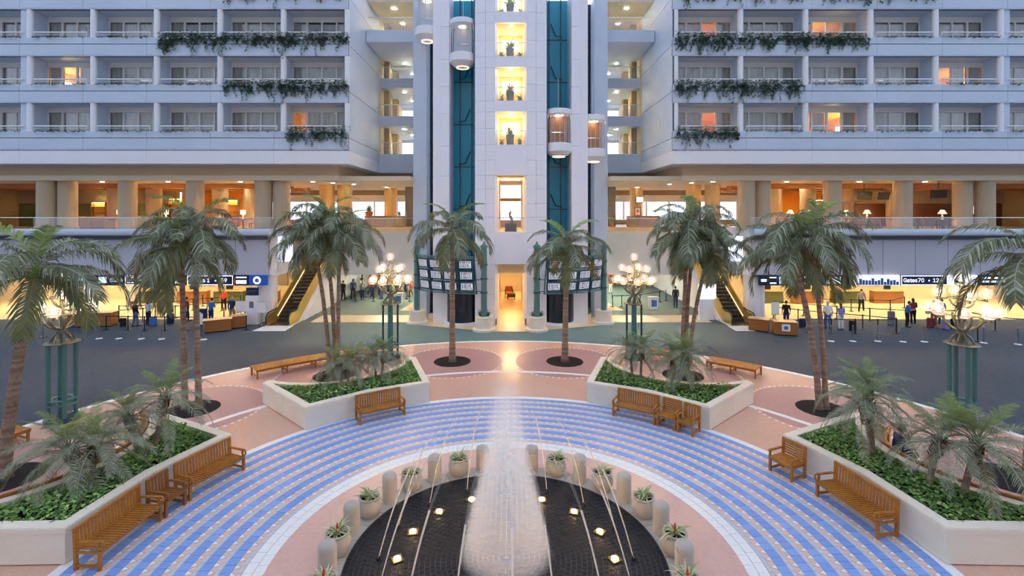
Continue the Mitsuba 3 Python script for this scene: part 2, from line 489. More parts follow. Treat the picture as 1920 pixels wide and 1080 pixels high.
# the plume of falling water: a scattering volume, thin at the top and soft at its edge
ZT = 4.3
gx = np.linspace(-1, 1, 28); gz = np.linspace(0, 1, 40)
zz, yy, xx = np.meshgrid(gz, gx, gx, indexing='ij')
rad = np.sqrt(xx ** 2 + yy ** 2)
wid = np.interp(zz, [0, 0.25, 0.5, 0.75, 1.0], [0.95, 0.76, 0.52, 0.37, 0.27])
dens = np.clip(1 - (rad / wid) ** 2, 0, 1) ** 0.8 * np.interp(zz, [0, 0.3, 0.6, 0.8, 1.0], [11.0, 8.0, 4.6, 2.2, 0.15])
dens *= 0.75 + 0.5 * meshkit.fbm(np.stack([xx * 4, yy * 4, zz * 3], -1), 2, seed=3)
PR = 1.15
scene['fountain_plume'] = dict(P(xf(lathe([(0.0001, 0.02), (PR * 0.98, 0.02), (PR * 0.75, 1.4), (PR * 0.52, 2.6), (PR * 0.3, ZT), (0.0001, ZT)], 32), mv(CX, CY)), {'type': 'null'}),
                               interior={'type': 'heterogeneous', 'albedo': {'type': 'rgb', 'value': [0.99, 0.985, 0.98]}, 'scale': 1.0,
                                         'sigma_t': {'type': 'gridvolume', 'grid': mi.VolumeGrid(dens.astype(np.float32)[..., None]), 'filter_type': 'trilinear',
                                                     'to_world': T().translate([CX - PR, CY - PR, 0.0]).scale([2 * PR, 2 * PR, ZT])}})
tag('fountain_plume', 'tall blurred plume of white falling water at the centre of the fountain', 'water plume')

# ------------------------------------------------------------------ urns and bollards around the basin
urn_body = P(lathe([(0.0001, 0.0), (0.19, 0.0), (0.26, 0.08), (0.305, 0.2), (0.31, 0.3), (0.28, 0.4), (0.245, 0.45), (0.25, 0.46), (0.28, 0.475), (0.285, 0.5), (0.265, 0.515), (0.235, 0.505), (0.225, 0.46), (0.2, 0.43)], 30), 'm_border', 40)
urn_soil = P(cyl(0, 0, 0.42, 0.44, 0.22, 20), 'm_soil')
bol_body = P(lathe([(0.0001, 0), (0.2, 0), (0.2, 0.56), (0.192, 0.575), (0.192, 0.585), (0.2, 0.595), (0.2, 0.66), (0.185, 0.71), (0.14, 0.745), (0.07, 0.76), (0.0001, 0.762)], 28), 'm_border', 40)


def blade(length, width, e, az, droop, base, col, n=4, tip=None):
    """a strap leaf that rises at angle e and arches over"""
    p = np.zeros((n + 1, 3)); el = e; st = length / n
    for i in range(n):
        p[i + 1] = p[i] + st * np.array([math.cos(el), 0, math.sin(el)]); el -= droop / n
    w = width * np.array([0.7, 1.0, 0.85, 0.55, 0.05] if n == 4 else np.linspace(1, 0.05, n + 1))
    v = np.vstack([np.stack([p[:, 0], w / 2, p[:, 2]], 1), np.stack([p[:, 0], -w / 2, p[:, 2]], 1)])
    m = n + 1
    f = np.vstack([[[i, m + i, m + i + 1], [i, m + i + 1, i + 1]] for i in range(n)])
    c, s = math.cos(az), math.sin(az)
    v = v @ np.array([[c, s, 0], [-s, c, 0], [0, 0, 1]]) + base
    cc = np.tile(np.asarray(col, float), (len(v), 1))
    if tip is not None:
        cc[[n, 2 * n + 1]] = tip
    return v, f, cc


def leaves(lst, bsdf='m_leaf'):
    v, f = cat([(a, b) for a, b, _ in lst])
    return P((v, f), bsdf, False, color=np.vstack([c for _, _, c in lst]))


spider = []
for q in range(3):
    L = []
    for k in range(46):
        e = rnd.uniform(0.2, 1.4); c = [(0.62, 0.62, 0.36), (0.30, 0.38, 0.14), (0.72, 0.70, 0.46)][k % 3]
        L.append(blade(rnd.uniform(0.3, 0.5), 0.038, e, rnd.uniform(0, 2 * PI), rnd.uniform(0.9, 1.9), np.array([rnd.uniform(-.05, .05), rnd.uniform(-.05, .05), 0.44]), c))
    spider.append(leaves(L))
red_spike = P(lathe([(0.0001, 0.44), (0.02, 0.5), (0.03, 0.6), (0.02, 0.68), (0.0001, 0.72)], 8), 'm_red', True)
side_of = lambda d: 'left' if d < 0 else 'right'
for i, d in enumerate(range(-110, 111, 11)):
    x, y, _ = pol(3.95, d)
    if not seen(x, y, 0.5, 150):
        continue
    n = abs(d) // 22 + (1 if (d // 11) % 2 else 0)
    if (d // 11) % 2 == 0:
        where = 'behind the water plume' if d == 0 else f'{["", "first", "second", "third", "fourth", "fifth"][abs(d) // 22]} from the plume on the {side_of(d)} of the basin'
        t = thing('stone_urn', f'rounded beige stone urn {where}', 'urn', 'stone urns around the fountain')
        M = mv(x, y, 0.02, rnd.uniform(0, 6))
        partp(t, 'body', urn_body, M); partp(t, 'soil', urn_soil, M, label=None) if False else partp(t, 'soil', urn_soil, M)
        pl = thing('spider_plant', f'spiky variegated plant in the urn {where}', 'plant', 'spiky plants in the urns')
        partp(pl, 'foliage', spider[i % 3], M)
        if abs(d) in (88, 110):
            k_ = partp(pl, 'flower_spike', red_spike, M); tag(k_, 'dark red flower spike')
    else:
        t = thing('stone_bollard', f'domed beige stone bollard, {["first", "second", "third", "fourth", "fifth"][abs(d) // 22]} from the plume on the {side_of(d)} of the basin', 'bollard', 'stone bollards around the fountain')
        put(t, bol_body, mv(x, y, 0.02))

# ------------------------------------------------------------------ planters
SOILZ = 0.70


def planter_outline(c, inset=0.0):
    """front along two straight sides, radial ends, back hollowed around the palm"""
    h = 14.2
    pts = [pol(9.98, c - h)[:2], pol(9.98, c)[:2], pol(9.98, c + h)[:2], pol(13.85, c + h)[:2], pol(16.5, c)[:2], pol(13.85, c - h)[:2]]
    g_ = sg.Polygon(pts).buffer(0).difference(sg.Point(pol(15.45, c)[:2]).buffer(3.55, 48))
    g_ = max(getattr(g_, 'geoms', [g_]), key=lambda q: q.area)
    return g_.buffer(-inset, join_style=2) if inset else g_


def scatter(poly, n, r):
    x0, y0, x1, y1 = poly.bounds; out = []
    import shapely
    while len(out) < n:
        q = np.array([[r.uniform(x0, x1), r.uniform(y0, y1)] for _ in range(n)])
        ok = shapely.contains_xy(poly, q[:, 0], q[:, 1]); out += q[ok].tolist()
    return np.array(out[:n])


def leaf_bed(poly, n, z, hump, size, r, cols, seed):
    """many small pointed leaves over an outline: one mesh with vertex colours"""
    q = scatter(poly, n, r)
    import shapely
    edge = np.clip(shapely.distance(poly.exterior, shapely.points(q)) / 0.35, 0.25, 1)
    hgt = z + hump * meshkit.fbm(np.c_[q * 1.3, np.zeros(n)], 3, seed) * edge
    hgt = (z - 0.04) + (hgt - z + 0.04) * np.array([r.random() ** 0.6 for _ in range(n)])
    V, Fc, Cc = [], [], []
    a = np.array([r.uniform(0, 2 * PI) for _ in range(n)]); tl = np.array([r.uniform(-0.2, 0.95) for _ in range(n)]); s = size * np.array([r.uniform(0.7, 1.35) for _ in range(n)])
    d = np.stack([np.cos(a) * np.cos(tl), np.sin(a) * np.cos(tl), np.sin(tl)], 1); w = np.stack([-np.sin(a), np.cos(a), 0 * a], 1)
    up = np.cross(d, w); b = np.c_[q, hgt + np.array([r.uniform(-0.03, 0.05) for _ in range(n)])]
    s1 = s[:, None]
    v = np.stack([b, b + s1 * (0.45 * d + 0.42 * w + 0.08 * up), b + s1 * (1.0 * d - 0.1 * up), b + s1 * (0.45 * d - 0.42 * w + 0.08 * up)], 1).reshape(-1, 3)
    i = np.arange(n)[:, None] * 4
    f = np.vstack([np.hstack([i, i + 1, i + 2]), np.hstack([i, i + 2, i + 3])])
    base = np.array([cols[r.randrange(len(cols))] for _ in range(n)]) * np.array([r.uniform(0.75, 1.3) for _ in range(n)])[:, None]
    patch = meshkit.fbm(np.c_[q * 0.9, np.ones(n)], 2, seed + 5)[:, None]
    base = base * (0.65 + 0.7 * patch)
    return (v, f), np.repeat(np.clip(base, 0, 1), 4, 0)


IVY = [(0.18, 0.31, 0.09), (0.28, 0.43, 0.13), (0.12, 0.23, 0.08), (0.44, 0.56, 0.19), (0.20, 0.34, 0.12)]
NAMES = {-77.2: 'nearest left', -33.5: 'middle left', 33.5: 'middle right', 77.2: 'nearest right'}
WHICH = {-77.2: 'large planter at the left edge of the plaza', -33.5: 'planter left of the flight board palms', 33.5: 'planter right of the flight board palms', 77.2: 'large planter at the right edge of the plaza'}
for c, nm in NAMES.items():
    t = thing('stone_planter', {-77.2: 'long pale stone planter at the left front, two benches and a chair before it', -33.5: 'pale stone planter at the middle left with one bench before it',
                                33.5: 'pale stone planter at the middle right with a bench and two chairs before it', 77.2: 'long pale stone planter at the right front, one long bench and one chair before it'}[c], 'planter')
    o = planter_outline(c); ins = planter_outline(c, 0.27)
    # walls: panels with open joints between them
    ext = list(o.exterior.coords)[:-1]
    core = o.buffer(-0.05, join_style=2)
    part(t, 'core', prism(core.difference(ins), 0.0, 0.72), 'm_joint', label='dark joint behind the panels')
    r = random.Random(int(c * 10) + 999)
    ring_ = o.exterior; acc = [ring_.project(sg.Point(p)) for p in ext]
    segs = []
    for i in range(len(ext)):
        a, b = np.array(ext[i]), np.array(ext[(i + 1) % len(ext)])
        Ls = np.linalg.norm(b - a)
        if Ls > 0.9:
            n = max(1, int(round(Ls / 2.2)))
            segs += [(a + (b - a) * k / n, a + (b - a) * (k + 1) / n, (k == 0), (k == n - 1)) for k in range(n)]
    for a, b, f0, f1 in segs:
        dv = (b - a) / np.linalg.norm(b - a)
        a2, b2 = a + dv * (0 if f0 else 0.006), b - dv * (0 if f1 else 0.006)
        strip = sg.LineString([a2, b2]).buffer(0.12, cap_style=2).intersection(o)
        if strip.area > 0.02 and strip.geom_type == 'Polygon':
            part(t, 'wall_panel', prism(strip, 0.03, 0.70), 'm_planter')
    arc = o.difference(core).difference(sg.MultiLineString([[a, b] for a, b, _, _ in segs]).buffer(0.14, cap_style=2))
    for gpoly in getattr(arc, 'geoms', [arc]):
        if gpoly.area > 0.05:
            part(t, 'back_wall', prism(gpoly, 0.0, 0.70), 'm_planter')
    # coping: stacked offsets make a rounded lip
    oc = o.buffer(0.035, join_style=1)
    lay = [(0.705, 0.000), (0.735, 0.018), (0.80, 0.028), (0.835, 0.012), (0.855, -0.022), (0.862, -0.06)]
    ms = []
    for k in range(len(lay) - 1):
        pa = o.buffer(lay[k + 1][1] if k < 2 else lay[k][1], join_style=1).difference(ins)
        ms.append(prism(pa, lay[k][0], lay[k + 1][0]))
    part(t, 'coping', cat(ms), 'm_planter')
    part(t, 'soil', prism(ins.buffer(0.01), 0.3, SOILZ), 'm_soil')
    n = int(ins.area * 560)
    m_, col_ = leaf_bed(ins.buffer(0.03), n, SOILZ + 0.05, 0.30, 0.10, r, IVY, 11)
    kk = thing('ivy', f'low green ivy filling the {WHICH[c]}', 'ivy', kind='stuff')
    put(kk, P(m_, 'm_leaf', False, color=col_))

# ------------------------------------------------------------------ palms
def frond(length, e0, turn, n_leaf, leaf_len, leaf_w, droop, col, col2, seed, lift=0.35, sag_pow=1.0, start=0.12):
    """one feather leaf: an arching rib with two rows of leaflets, in the xz plane from the origin. Returns an entry dict"""
    r = random.Random(seed)
    n = 18; s = np.linspace(0, 1, n + 1)
    el = e0 - turn * s ** sag_pow
    p = np.zeros((n + 1, 3)); st = length / n
    for i in range(n):
        p[i + 1] = p[i] + st * np.array([math.cos(el[i]), 0, math.sin(el[i])])
    V, Fc, Cc = [], [], []
    tv, tf = tube(p, np.linspace(0.022, 0.004, n + 1) * length / 2.0, 5, False)
    ms = [(tv, tf)]; cs = [np.tile(np.array(col2) * 1.15, (len(tv), 1))]
    for k in range(n_leaf):
        u = start + (1 - start) * k / (n_leaf - 1)
        i = min(int(u * n), n - 1); fr = u * n - i
        b = p[i] * (1 - fr) + p[i + 1] * fr
        t = (p[i + 1] - p[i]) / st; up = np.array([-t[2], 0, t[0]])
        env = math.sin(PI * (0.14 + 0.80 * u)) ** 0.7
        for sd in (-1, 1):
            L = leaf_len * env * r.uniform(0.85, 1.12)
            side = np.array([0, sd, 0.0])
            d = 0.62 * t * r.uniform(0.8, 1.2) + side * 0.80 + up * lift * r.uniform(0.5, 1.4)
            d /= np.linalg.norm(d); g_ = np.array([0, 0, -1.0])
            m1 = b + 0.5 * L * d + g_ * droop * L * 0.14; e1 = b + L * 0.92 * d + g_ * droop * L * 0.62
            wv = np.cross(d, up); wv /= np.linalg.norm(wv) + 1e-9
            wv = wv * 0.8 + up * 0.35 * sd * r.uniform(-1, 1)
            w = leaf_w * r.uniform(0.8, 1.2)
            ms.append((np.array([b + wv * w * .25, b - wv * w * .25, m1 + wv * w * .5, m1 - wv * w * .5, e1]), np.array([[0, 1, 3], [0, 3, 2], [2, 3, 4]])))
            c = np.array(col) * r.uniform(0.72, 1.25) if r.random() < 0.75 else np.array(col2) * r.uniform(0.8, 1.2)
            cs.append(np.tile(c, (5, 1)))
    return P(cat(ms), 'm_leaf', False, color=np.clip(np.vstack(cs), 0, 1))


GREEN, PALE, YOUNG, OLIVE = (0.185, 0.215, 0.125), (0.40, 0.42, 0.32), (0.27, 0.38, 0.09), (0.24, 0.22, 0.08)
TALL = {}
for q, (L, e, tn, ll, dr_, ca, cb2) in dict(
        up=(2.5, 1.25, 1.6, 0.58, 0.5, YOUNG, PALE), high=(2.9, 0.98, 2.0, 0.70, 0.9, GREEN, PALE), mid=(3.1, 0.70, 2.15, 0.76, 1.25, GREEN, PALE),
        low=(3.0, 0.35, 2.0, 0.74, 1.35, GREEN, PALE), hang=(2.9, -0.15, 1.7, 0.74, 1.2, GREEN, OLIVE)).items():
    TALL[q] = [frond(L * (0.95 + 0.08 * k), e, tn * (0.92 + 0.12 * k), 54, ll, 0.066, dr_, ca, cb2, 40 + k, sag_pow=1.25) for k in range(2)]
KINDS = ['up', 'up', 'high', 'high', 'high', 'mid', 'mid', 'mid', 'mid', 'low', 'low', 'low', 'low', 'low', 'hang', 'hang', 'hang', 'hang']


def tall_palm(base, crowns, label, size=1.0, seed=0):
    r = random.Random(seed)
    t = thing('palm_tree', label, 'palm tree')
    for (dx, dy, cx, cy, cz, rad) in crowns:
        b = np.array([base[0] + dx, base[1] + dy, 0.0]); c = np.array([cx, cy, cz - 0.15])
        s = np.linspace(0, 1, 16)[:, None]
        bend = np.array([0.0, 0.0, 0.0]) if abs(cx - b[0]) < 0.2 else np.array([(cx - b[0]) * 0.18, 0, 0])
        pts = b + (c - b) * s - bend * (4 * s * (1 - s))
        rr = rad * np.interp(s[:, 0], [0, 0.06, 0.2, 0.85, 1.0], [1.45, 1.15, 1.0, 0.85, 0.95])
        rr = rr * (1 + 0.03 * np.cos(np.arange(16) * PI))
        part(t, 'trunk', tube(pts, rr, 12), 'm_bark', True)
        part(t, 'crown_shaft', tube([c + [0, 0, -0.02], c + [0, 0, 0.3], c + [0, 0, 0.62]], np.array([0.85, 0.8, 0.35]) * rad, 10), 'm_crown', True)
        a = r.uniform(0, 6)
        for i, kd in enumerate(KINDS):
            a += 2.39996
            M = mv(c[0], c[1], c[2] + 0.18 + 0.022 * (len(KINDS) - i), a + r.uniform(-.2, .2), size * r.uniform(0.88, 1.08)) @ rot([1, 0, 0], r.uniform(-.25, .25))
            partp(t, 'frond', TALL[kd][r.randrange(2)], M)
    return t


mat('m_crown', '#6f8a3c', 0.5)
B = [pol(15.45, a) for a in PALMS]
at = dict(zip(PALMS, B))
b = at[-77.2]; tall_palm(b, [(0.0, 0.0, b[0] + 0.85, b[1] + 0.1, 6.0, 0.16)], 'tall palm with one leaning trunk at the left edge of the plaza', 0.92, 1)
b = at[-55.7]; tall_palm(b, [(-0.32, 0, b[0] - 0.45, b[1], 6.2, 0.11), (0.18, 0.1, b[0] + 0.02, b[1] + 0.1, 7.0, 0.11)], 'tall palm with two upright trunks second from the left, before the left ticket hall', 0.92, 2)
b = at[-33.5]; tall_palm(b, [(-0.2, 0, b[0] - 0.98, b[1], 6.5, 0.10), (0.05, 0.1, b[0] - 0.55, b[1] + 0.3, 7.2, 0.10), (0.2, -0.05, b[0] + 0.3, b[1] - 0.1, 6.6, 0.10)], 'bushy palm with three splayed trunks before the left escalator', 0.84, 3)
b = at[-11.2]; tall_palm(b, [(0, 0, b[0], b[1], 6.75, 0.15)], 'single straight palm in front of the left flight board', 0.98, 4)
b = at[11.2]; tall_palm(b, [(0, 0, b[0] + 0.1, b[1], 5.9, 0.16)], 'single straight palm in front of the right flight board', 0.90, 5)
b = at[33.5]; tall_palm(b, [(-0.05, 0, b[0] + 0.25, b[1], 6.6, 0.10), (0.1, 0, b[0] + 0.7, b[1] + 0.3, 7.2, 0.10), (0.25, 0.1, b[0] + 1.15, b[1] - 0.2, 5.9, 0.10)], 'bushy palm with three thin trunks before the right escalator', 0.86, 6)
b = at[55.7]; tall_palm(b, [(-0.15, 0, b[0] - 1.2, b[1], 6.25, 0.115), (0.12, 0.0, b[0] - 0.4, b[1] + 0.1, 6.8, 0.10)], 'tall palm with two trunks before the right ticket hall', 0.92, 7)
b = at[77.2]; tall_palm(b, [(0.62, 0.0, b[0] + 1.0, b[1] + 0.1, 6.35, 0.16)], 'tall palm cut off by the right edge of the picture', 0.95, 8)
for a, (x, y, _) in at.items():
    nm = {-77.2: 'left edge palm', -55.7: 'second palm from the left', -33.5: 'three trunked palm on the left', -11.2: 'palm before the left flight board', 11.2: 'palm before the right flight board',
          33.5: 'thin trunked palms before the right escalator', 55.7: 'two trunked palm on the right', 77.2: 'palm at the right edge'}[a]
    k = thing('palm_bed', f'round black gravel bed at the foot of the {nm}', 'planting bed')
    put(k, P(xf(lathe([(0.98, 0.0), (0.98, 0.014), (0.95, 0.022), (0.8, 0.018), (0.0001, 0.02)], 48), mv(x, y)), 'm_bed_black'))

# small feathery date palms in the planters
FEATH, GREYG, FRESH = (0.25, 0.28, 0.17), (0.38, 0.40, 0.29), (0.28, 0.36, 0.10)
SMALL = [frond(1.5 * (0.9 + 0.1 * k), e, tn, 46, 0.34, 0.020, 0.55, ca, cb2, 70 + k, lift=0.25, sag_pow=1.1, start=0.2)
         for k, (e, tn, ca, cb2) in enumerate([(1.3, 1.0, FRESH, FEATH), (1.05, 1.5, FEATH, GREYG), (0.8, 1.7, FEATH, GREYG), (0.5, 1.7, GREYG, FEATH), (0.2, 1.6, FEATH, GREYG), (-0.2, 1.2, GREYG, OLIVE)])]


def small_palm(x, y, h, label, lean=(0, 0), size=1.0, seed=0, n=26):
    r = random.Random(seed)
    t = thing('date_palm', label, 'small palm')
    s = np.linspace(0, 1, 12)[:, None]
    c = np.array([x + lean[0], y + lean[1], SOILZ + h])
    pts = np.array([x, y, SOILZ - 0.1]) + (c - [x, y, SOILZ - 0.1]) * s + np.array([lean[0], lean[1], 0]) * (-0.5) * (s * (1 - s))
    part(t, 'trunk', tube(pts, 0.065 * size * np.interp(s[:, 0], [0, .2, .7, .9, 1], [1.5, 1.0, 1.0, 1.5, 1.1]), 10), 'm_bark', True)
    stubs = []
    for k in range(40):
        a = k * 2.4; z = h * (0.62 + 0.38 * k / 40)
        q = np.array([x, y, SOILZ]) + np.array([lean[0], lean[1], 0]) * (z / h) + [0.085 * size * math.cos(a), 0.085 * size * math.sin(a), z]
        stubs.append(xf(tube([[0, 0, 0], [0.05, 0, 0.06], [0.07, 0, 0.13]], [0.022, 0.018, 0.008], 5), mv(*q, a)))
    part(t, 'fibre', cat(stubs), 'm_palm_fibre')
    a = r.uniform(0, 6)
    for i in range(n):
        a += 2.39996; k = min(5, int(6 * (i + r.random()) / n))
        M = mv(c[0], c[1], c[2] + 0.06 - 0.006 * i, a, 0.84 * size * r.uniform(0.85, 1.1)) @ rot([1, 0, 0], r.uniform(-.3, .3))
        partp(t, 'frond', SMALL[k], M)


for j, (r_, a, h, le, sz, lb) in enumerate([
        (11.5, -81.2, 0.95, (-0.3, 0.0), 1.15, 'grey-green date palm with a bent trunk, left of the pair in the nearest left planter'),
        (11.4, -80.0, 0.95, (0.08, 0.0), 1.1, 'grey-green date palm with straight trunk, right of the pair in the nearest left planter'),
        (11.5, -73.0, 1.1, (-0.55, 0.3), 1.0, 'yellowish date palm leaning back in the nearest left planter'),
        (11.3, -71.2, 1.65, (0.25, 0.1), 1.05, 'tallest date palm at the far end of the nearest left planter'),
        (11.55, -36.8, 0.9, (-0.12, 0), 0.88, 'left date palm of the four in the middle left planter'), (11.5, -35.7, 0.95, (0.12, 0.1), 0.85, 'second date palm from the left in the middle left planter'),
        (11.5, -29.6, 1.1, (-0.12, 0), 0.8, 'third date palm from the left in the middle left planter'), (11.5, -28.6, 1.15, (0.15, 0.1), 0.8, 'right date palm of the four in the middle left planter'),
        (11.5, 28.0, 1.3, (-0.12, 0), 0.85, 'left date palm of the four in the middle right planter'), (11.6, 29.6, 1.4, (0.1, 0.1), 0.75, 'second date palm from the left in the middle right planter'),
        (11.5, 36.2, 1.15, (0.2, 0.1), 1.0, 'third date palm from the left with dark fibre in the middle right planter'), (11.5, 37.4, 1.35, (0.45, 0.1), 1.0, 'bushy right date palm of the four in the middle right planter'),
        (11.2, 73.6, 1.6, (-0.25, 0.0), 0.95, 'date palm with dark fibrous crown, leftmost in the nearest right planter'), (11.5, 72.6, 1.9, (0.0, 0.2), 1.05, 'fresh green date palm, second of the four in the nearest right planter'),
        (11.2, 81.8, 1.3, (0.4, 0.1), 1.15, 'drooping date palm with dark seed head, third of four in the nearest right planter'), (11.6, 84.5, 1.35, (0.6, 0.2), 1.2, 'big drooping date palm, rightmost in the nearest right planter')]):
    x, y, _ = pol(r_, a); small_palm(x, y, h, lb, le, sz, 100 + j)

# red-tipped bromeliads at planter corners
brom = []
for q in range(2):
    L = []
    for k in range(34):
        c = [(0.16, 0.26, 0.07), (0.24, 0.34, 0.10), (0.50, 0.13, 0.05)][k % 3]
        L.append(blade(rnd.uniform(0.22, 0.4), 0.035, rnd.uniform(0.5, 1.45), rnd.uniform(0, 6.28), rnd.uniform(0.5, 1.2), np.array([rnd.uniform(-.3, .3), rnd.uniform(-.22, .22), 0]), c, tip=(0.62, 0.16, 0.06)))
    brom.append(leaves(L))
for r_, a, lb in [(11.8, -44.3, 'red-tipped bromeliads at the left corner of the middle left planter'), (13.0, -22.3, 'red-tipped bromeliads at the right corner of the middle left planter'),
                  (13.0, 22.3, 'bromeliads at the left corner of the middle right planter'), (12.4, 45.0, 'red-tipped bromeliads at the right corner of the middle right planter'),
                  (12.6, -66.3, 'red and green bromeliads at the far corner of the nearest left planter'), (12.4, 66.2, 'orange-tipped bromeliads at the far corner of the nearest right planter')]:
    k = thing('bromeliad', lb, 'plant'); x, y, _ = pol(r_, a); put(k, brom[0 if a < 0 else 1], mv(x, y, SOILZ + 0.08, a))


# ------------------------------------------------------------------ benches and chairs of honey-coloured wood
def scroll_arm(x):
    """an armrest that runs forward and curls down into a round scroll"""
    ms = [cb(x - 0.035, x + 0.035, -0.30, 0.20, 0.60, 0.645, 0.008)]
    a = np.linspace(PI / 2, -PI * 1.15, 22); rr = np.linspace(0.10, 0.055, 22)
    pts = np.stack([np.full(22, x), -0.30 - rr * np.cos(a), 0.535 + rr * np.sin(a)], 1)
    ms.append(tube(pts, 0.026, 6))
    ms.append(cb(x - 0.022, x + 0.022, -0.285, -0.245, 0.43, 0.60, 0.005))
    return cat(ms)


def make_seat(name, label, L, pos, slats_back='vertical', slats_seat=True, scroll=True, group=None, woodm='m_wood'):
    """local frame: x along the seat, -y to the front; pos = (ring angle, radius of the front legs)"""
    t = thing(name, label, 'bench' if 'bench' in name else 'chair', group)
    a = math.radians(pos[0]); x0 = CX + (pos[1] + 0.30) * math.sin(a); y0 = CY + (pos[1] + 0.30) * math.cos(a)
    M = mv(x0, y0, 0.012, -a)
    H = L / 2

    def add(nm, mesh, lab=None):
        part(t, nm, xf(mesh, M), woodm, label=lab)
    for sx in (-1, 1):
        xx = sx * (H - 0.035)
        add('front_leg', cb(xx - 0.035, xx + 0.035, -0.33, -0.26, 0, 0.43, 0.006))
        lean = hexa([(xx - 0.035, 0.22, 0), (xx + 0.035, 0.22, 0), (xx + 0.035, 0.29, 0), (xx - 0.035, 0.29, 0)], [(xx - 0.035, 0.27, 0.92), (xx + 0.035, 0.27, 0.92), (xx + 0.035, 0.32, 0.92), (xx - 0.035, 0.32, 0.92)])
        add('rear_leg', lean)
        add('side_stretcher', cb(xx - 0.022, xx + 0.022, -0.29, 0.25, 0.06, 0.12, 0.005))
        add('side_rail', cb(xx - 0.022, xx + 0.022, -0.29, 0.25, 0.36, 0.41, 0.005))
        if scroll:
            add('scroll_armrest', scroll_arm(sx * (H - 0.04)))
        else:
            add('armrest', cat([cb(xx - 0.04, xx + 0.04, -0.36, 0.26, 0.61, 0.65, 0.01), cb(xx - 0.03, xx + 0.03, -0.33, -0.27, 0.43, 0.61, 0.006)]))
    add('front_rail', cb(-H + 0.03, H - 0.03, -0.33, -0.28, 0.36, 0.435, 0.006))
    add('back_rail', cb(-H + 0.03, H - 0.03, 0.235, 0.275, 0.40, 0.46, 0.006))
    add('top_rail', cb(-H, H, 0.262, 0.325, 0.86, 0.935, 0.014))
    if slats_seat:
        n = int(round((L - 0.1) / 0.086))
        for k in range(n):
            xx = -H + 0.05 + (k + 0.5) * (L - 0.1) / n
            add('seat_slat', cb(xx - 0.029, xx + 0.029, -0.36, 0.24, 0.432, 0.458, 0.005))
    else:
        add('seat_panel', cb(-H + 0.02, H - 0.02, -0.37, 0.24, 0.43, 0.462, 0.01))
    if slats_back == 'vertical':
        n = int(round((L - 0.1) / 0.095))
        for k in range(n):
            xx = -H + 0.05 + (k + 0.5) * (L - 0.1) / n
            add('back_slat', hexa([(xx - 0.031, 0.245, 0.45), (xx + 0.031, 0.245, 0.45), (xx + 0.031, 0.265, 0.45), (xx - 0.031, 0.265, 0.45)], [(xx - 0.031, 0.285, 0.88), (xx + 0.031, 0.285, 0.88), (xx + 0.031, 0.305, 0.88), (xx - 0.031, 0.305, 0.88)]))
    else:
        for k in range(5):
            z = 0.50 + k * 0.073; yy = 0.245 + 0.04 * (z - 0.45) / 0.43
            add('back_slat', cb(-H + 0.05, H - 0.05, yy, yy + 0.022, z, z + 0.052, 0.004))
    return t


make_seat('wooden_bench', 'honey wood bench at the left front corner, nearer one before the left planter', 1.86, (-87.0, 9.0))
make_seat('wooden_bench', 'honey wood bench farther along the left front planter, beyond the armchair', 1.82, (-69.9, 9.0))
make_seat('wooden_armchair', 'dark wooden armchair between the two benches of the left front planter', 0.66, (-78.5, 9.02), woodm='m_wood_dark')
make_seat('wooden_bench', 'honey wood bench before the middle left planter', 1.80, (-32.1, 9.02))
make_seat('wooden_bench', 'honey wood bench before the middle right planter, left of two armchairs', 1.68, (32.3, 9.0))
make_seat('wooden_armchair', 'armchair with horizontal back slats, middle seat before the middle right planter', 0.72, (40.3, 9.02), 'horizontal', False, False)
make_seat('wooden_armchair', 'armchair with upright back slats, right end seat before the middle right planter', 0.62, (44.9, 9.02), scroll=False)
make_seat('wooden_armchair', 'wide wooden armchair with horizontal back slats, alone before the right front planter', 0.80, (66.7, 9.0), 'horizontal', False, False)
make_seat('wooden_bench', 'long honey wood bench before the right front planter', 1.95, (80.0, 9.02))


def ring_pt(cx, cy, r, a):
    return (cx + r * math.sin(a), cy + r * math.cos(a))


def arc_box(cx, cy, r0, r1, a0, a1, z0, z1, n=8):
    a = np.linspace(a0, a1, n + 1)
    po = [ring_pt(cx, cy, r0, t) for t in a] + [ring_pt(cx, cy, r1, t) for t in a[::-1]]
    return prism(sg.Polygon(po).buffer(0), z0, z1)


def curved_bench(label, cx, cy, r0, r1, d0, d1, nleg, back=False, plank_out=False):
    t = thing('curved_bench', label, 'bench')
    a0, a1 = math.radians(d0), math.radians(d1)
    k_ = 5; w = (r1 - r0) / k_
    for k in range(k_):
        part(t, 'seat_plank', arc_box(cx, cy, r0 + k * w + 0.005, r0 + (k + 1) * w - 0.005, a0, a1, 0.415, 0.455, 14), 'm_wood')
    part(t, 'apron', cat([arc_box(cx, cy, r0 + 0.03, r0 + 0.06, a0, a1, 0.34, 0.415, 14), arc_box(cx, cy, r1 - 0.06, r1 - 0.03, a0, a1, 0.34, 0.415, 14)]), 'm_wood')
    for q in np.linspace(0.012, 0.988, nleg):
        a = a0 + (a1 - a0) * q; da = 0.035 / r0
        for r in (r0 + 0.05, r1 - 0.12):
            part(t, 'leg', arc_box(cx, cy, r, r + 0.07, a - da, a + da, 0.006, 0.415, 1), 'm_wood')
        part(t, 'stretcher', arc_box(cx, cy, r0 + 0.06, r1 - 0.06, a - da * 0.5, a + da * 0.5, 0.10, 0.15, 1), 'm_wood')
    if back:
        rb = r1 - 0.05
        part(t, 'backrest', cat([arc_box(cx, cy, rb, rb + 0.03, a0, a1, 0.50, 0.86, 16), arc_box(cx, cy, rb - 0.015, rb + 0.05, a0, a1, 0.86, 0.92, 16)]), 'm_wood')


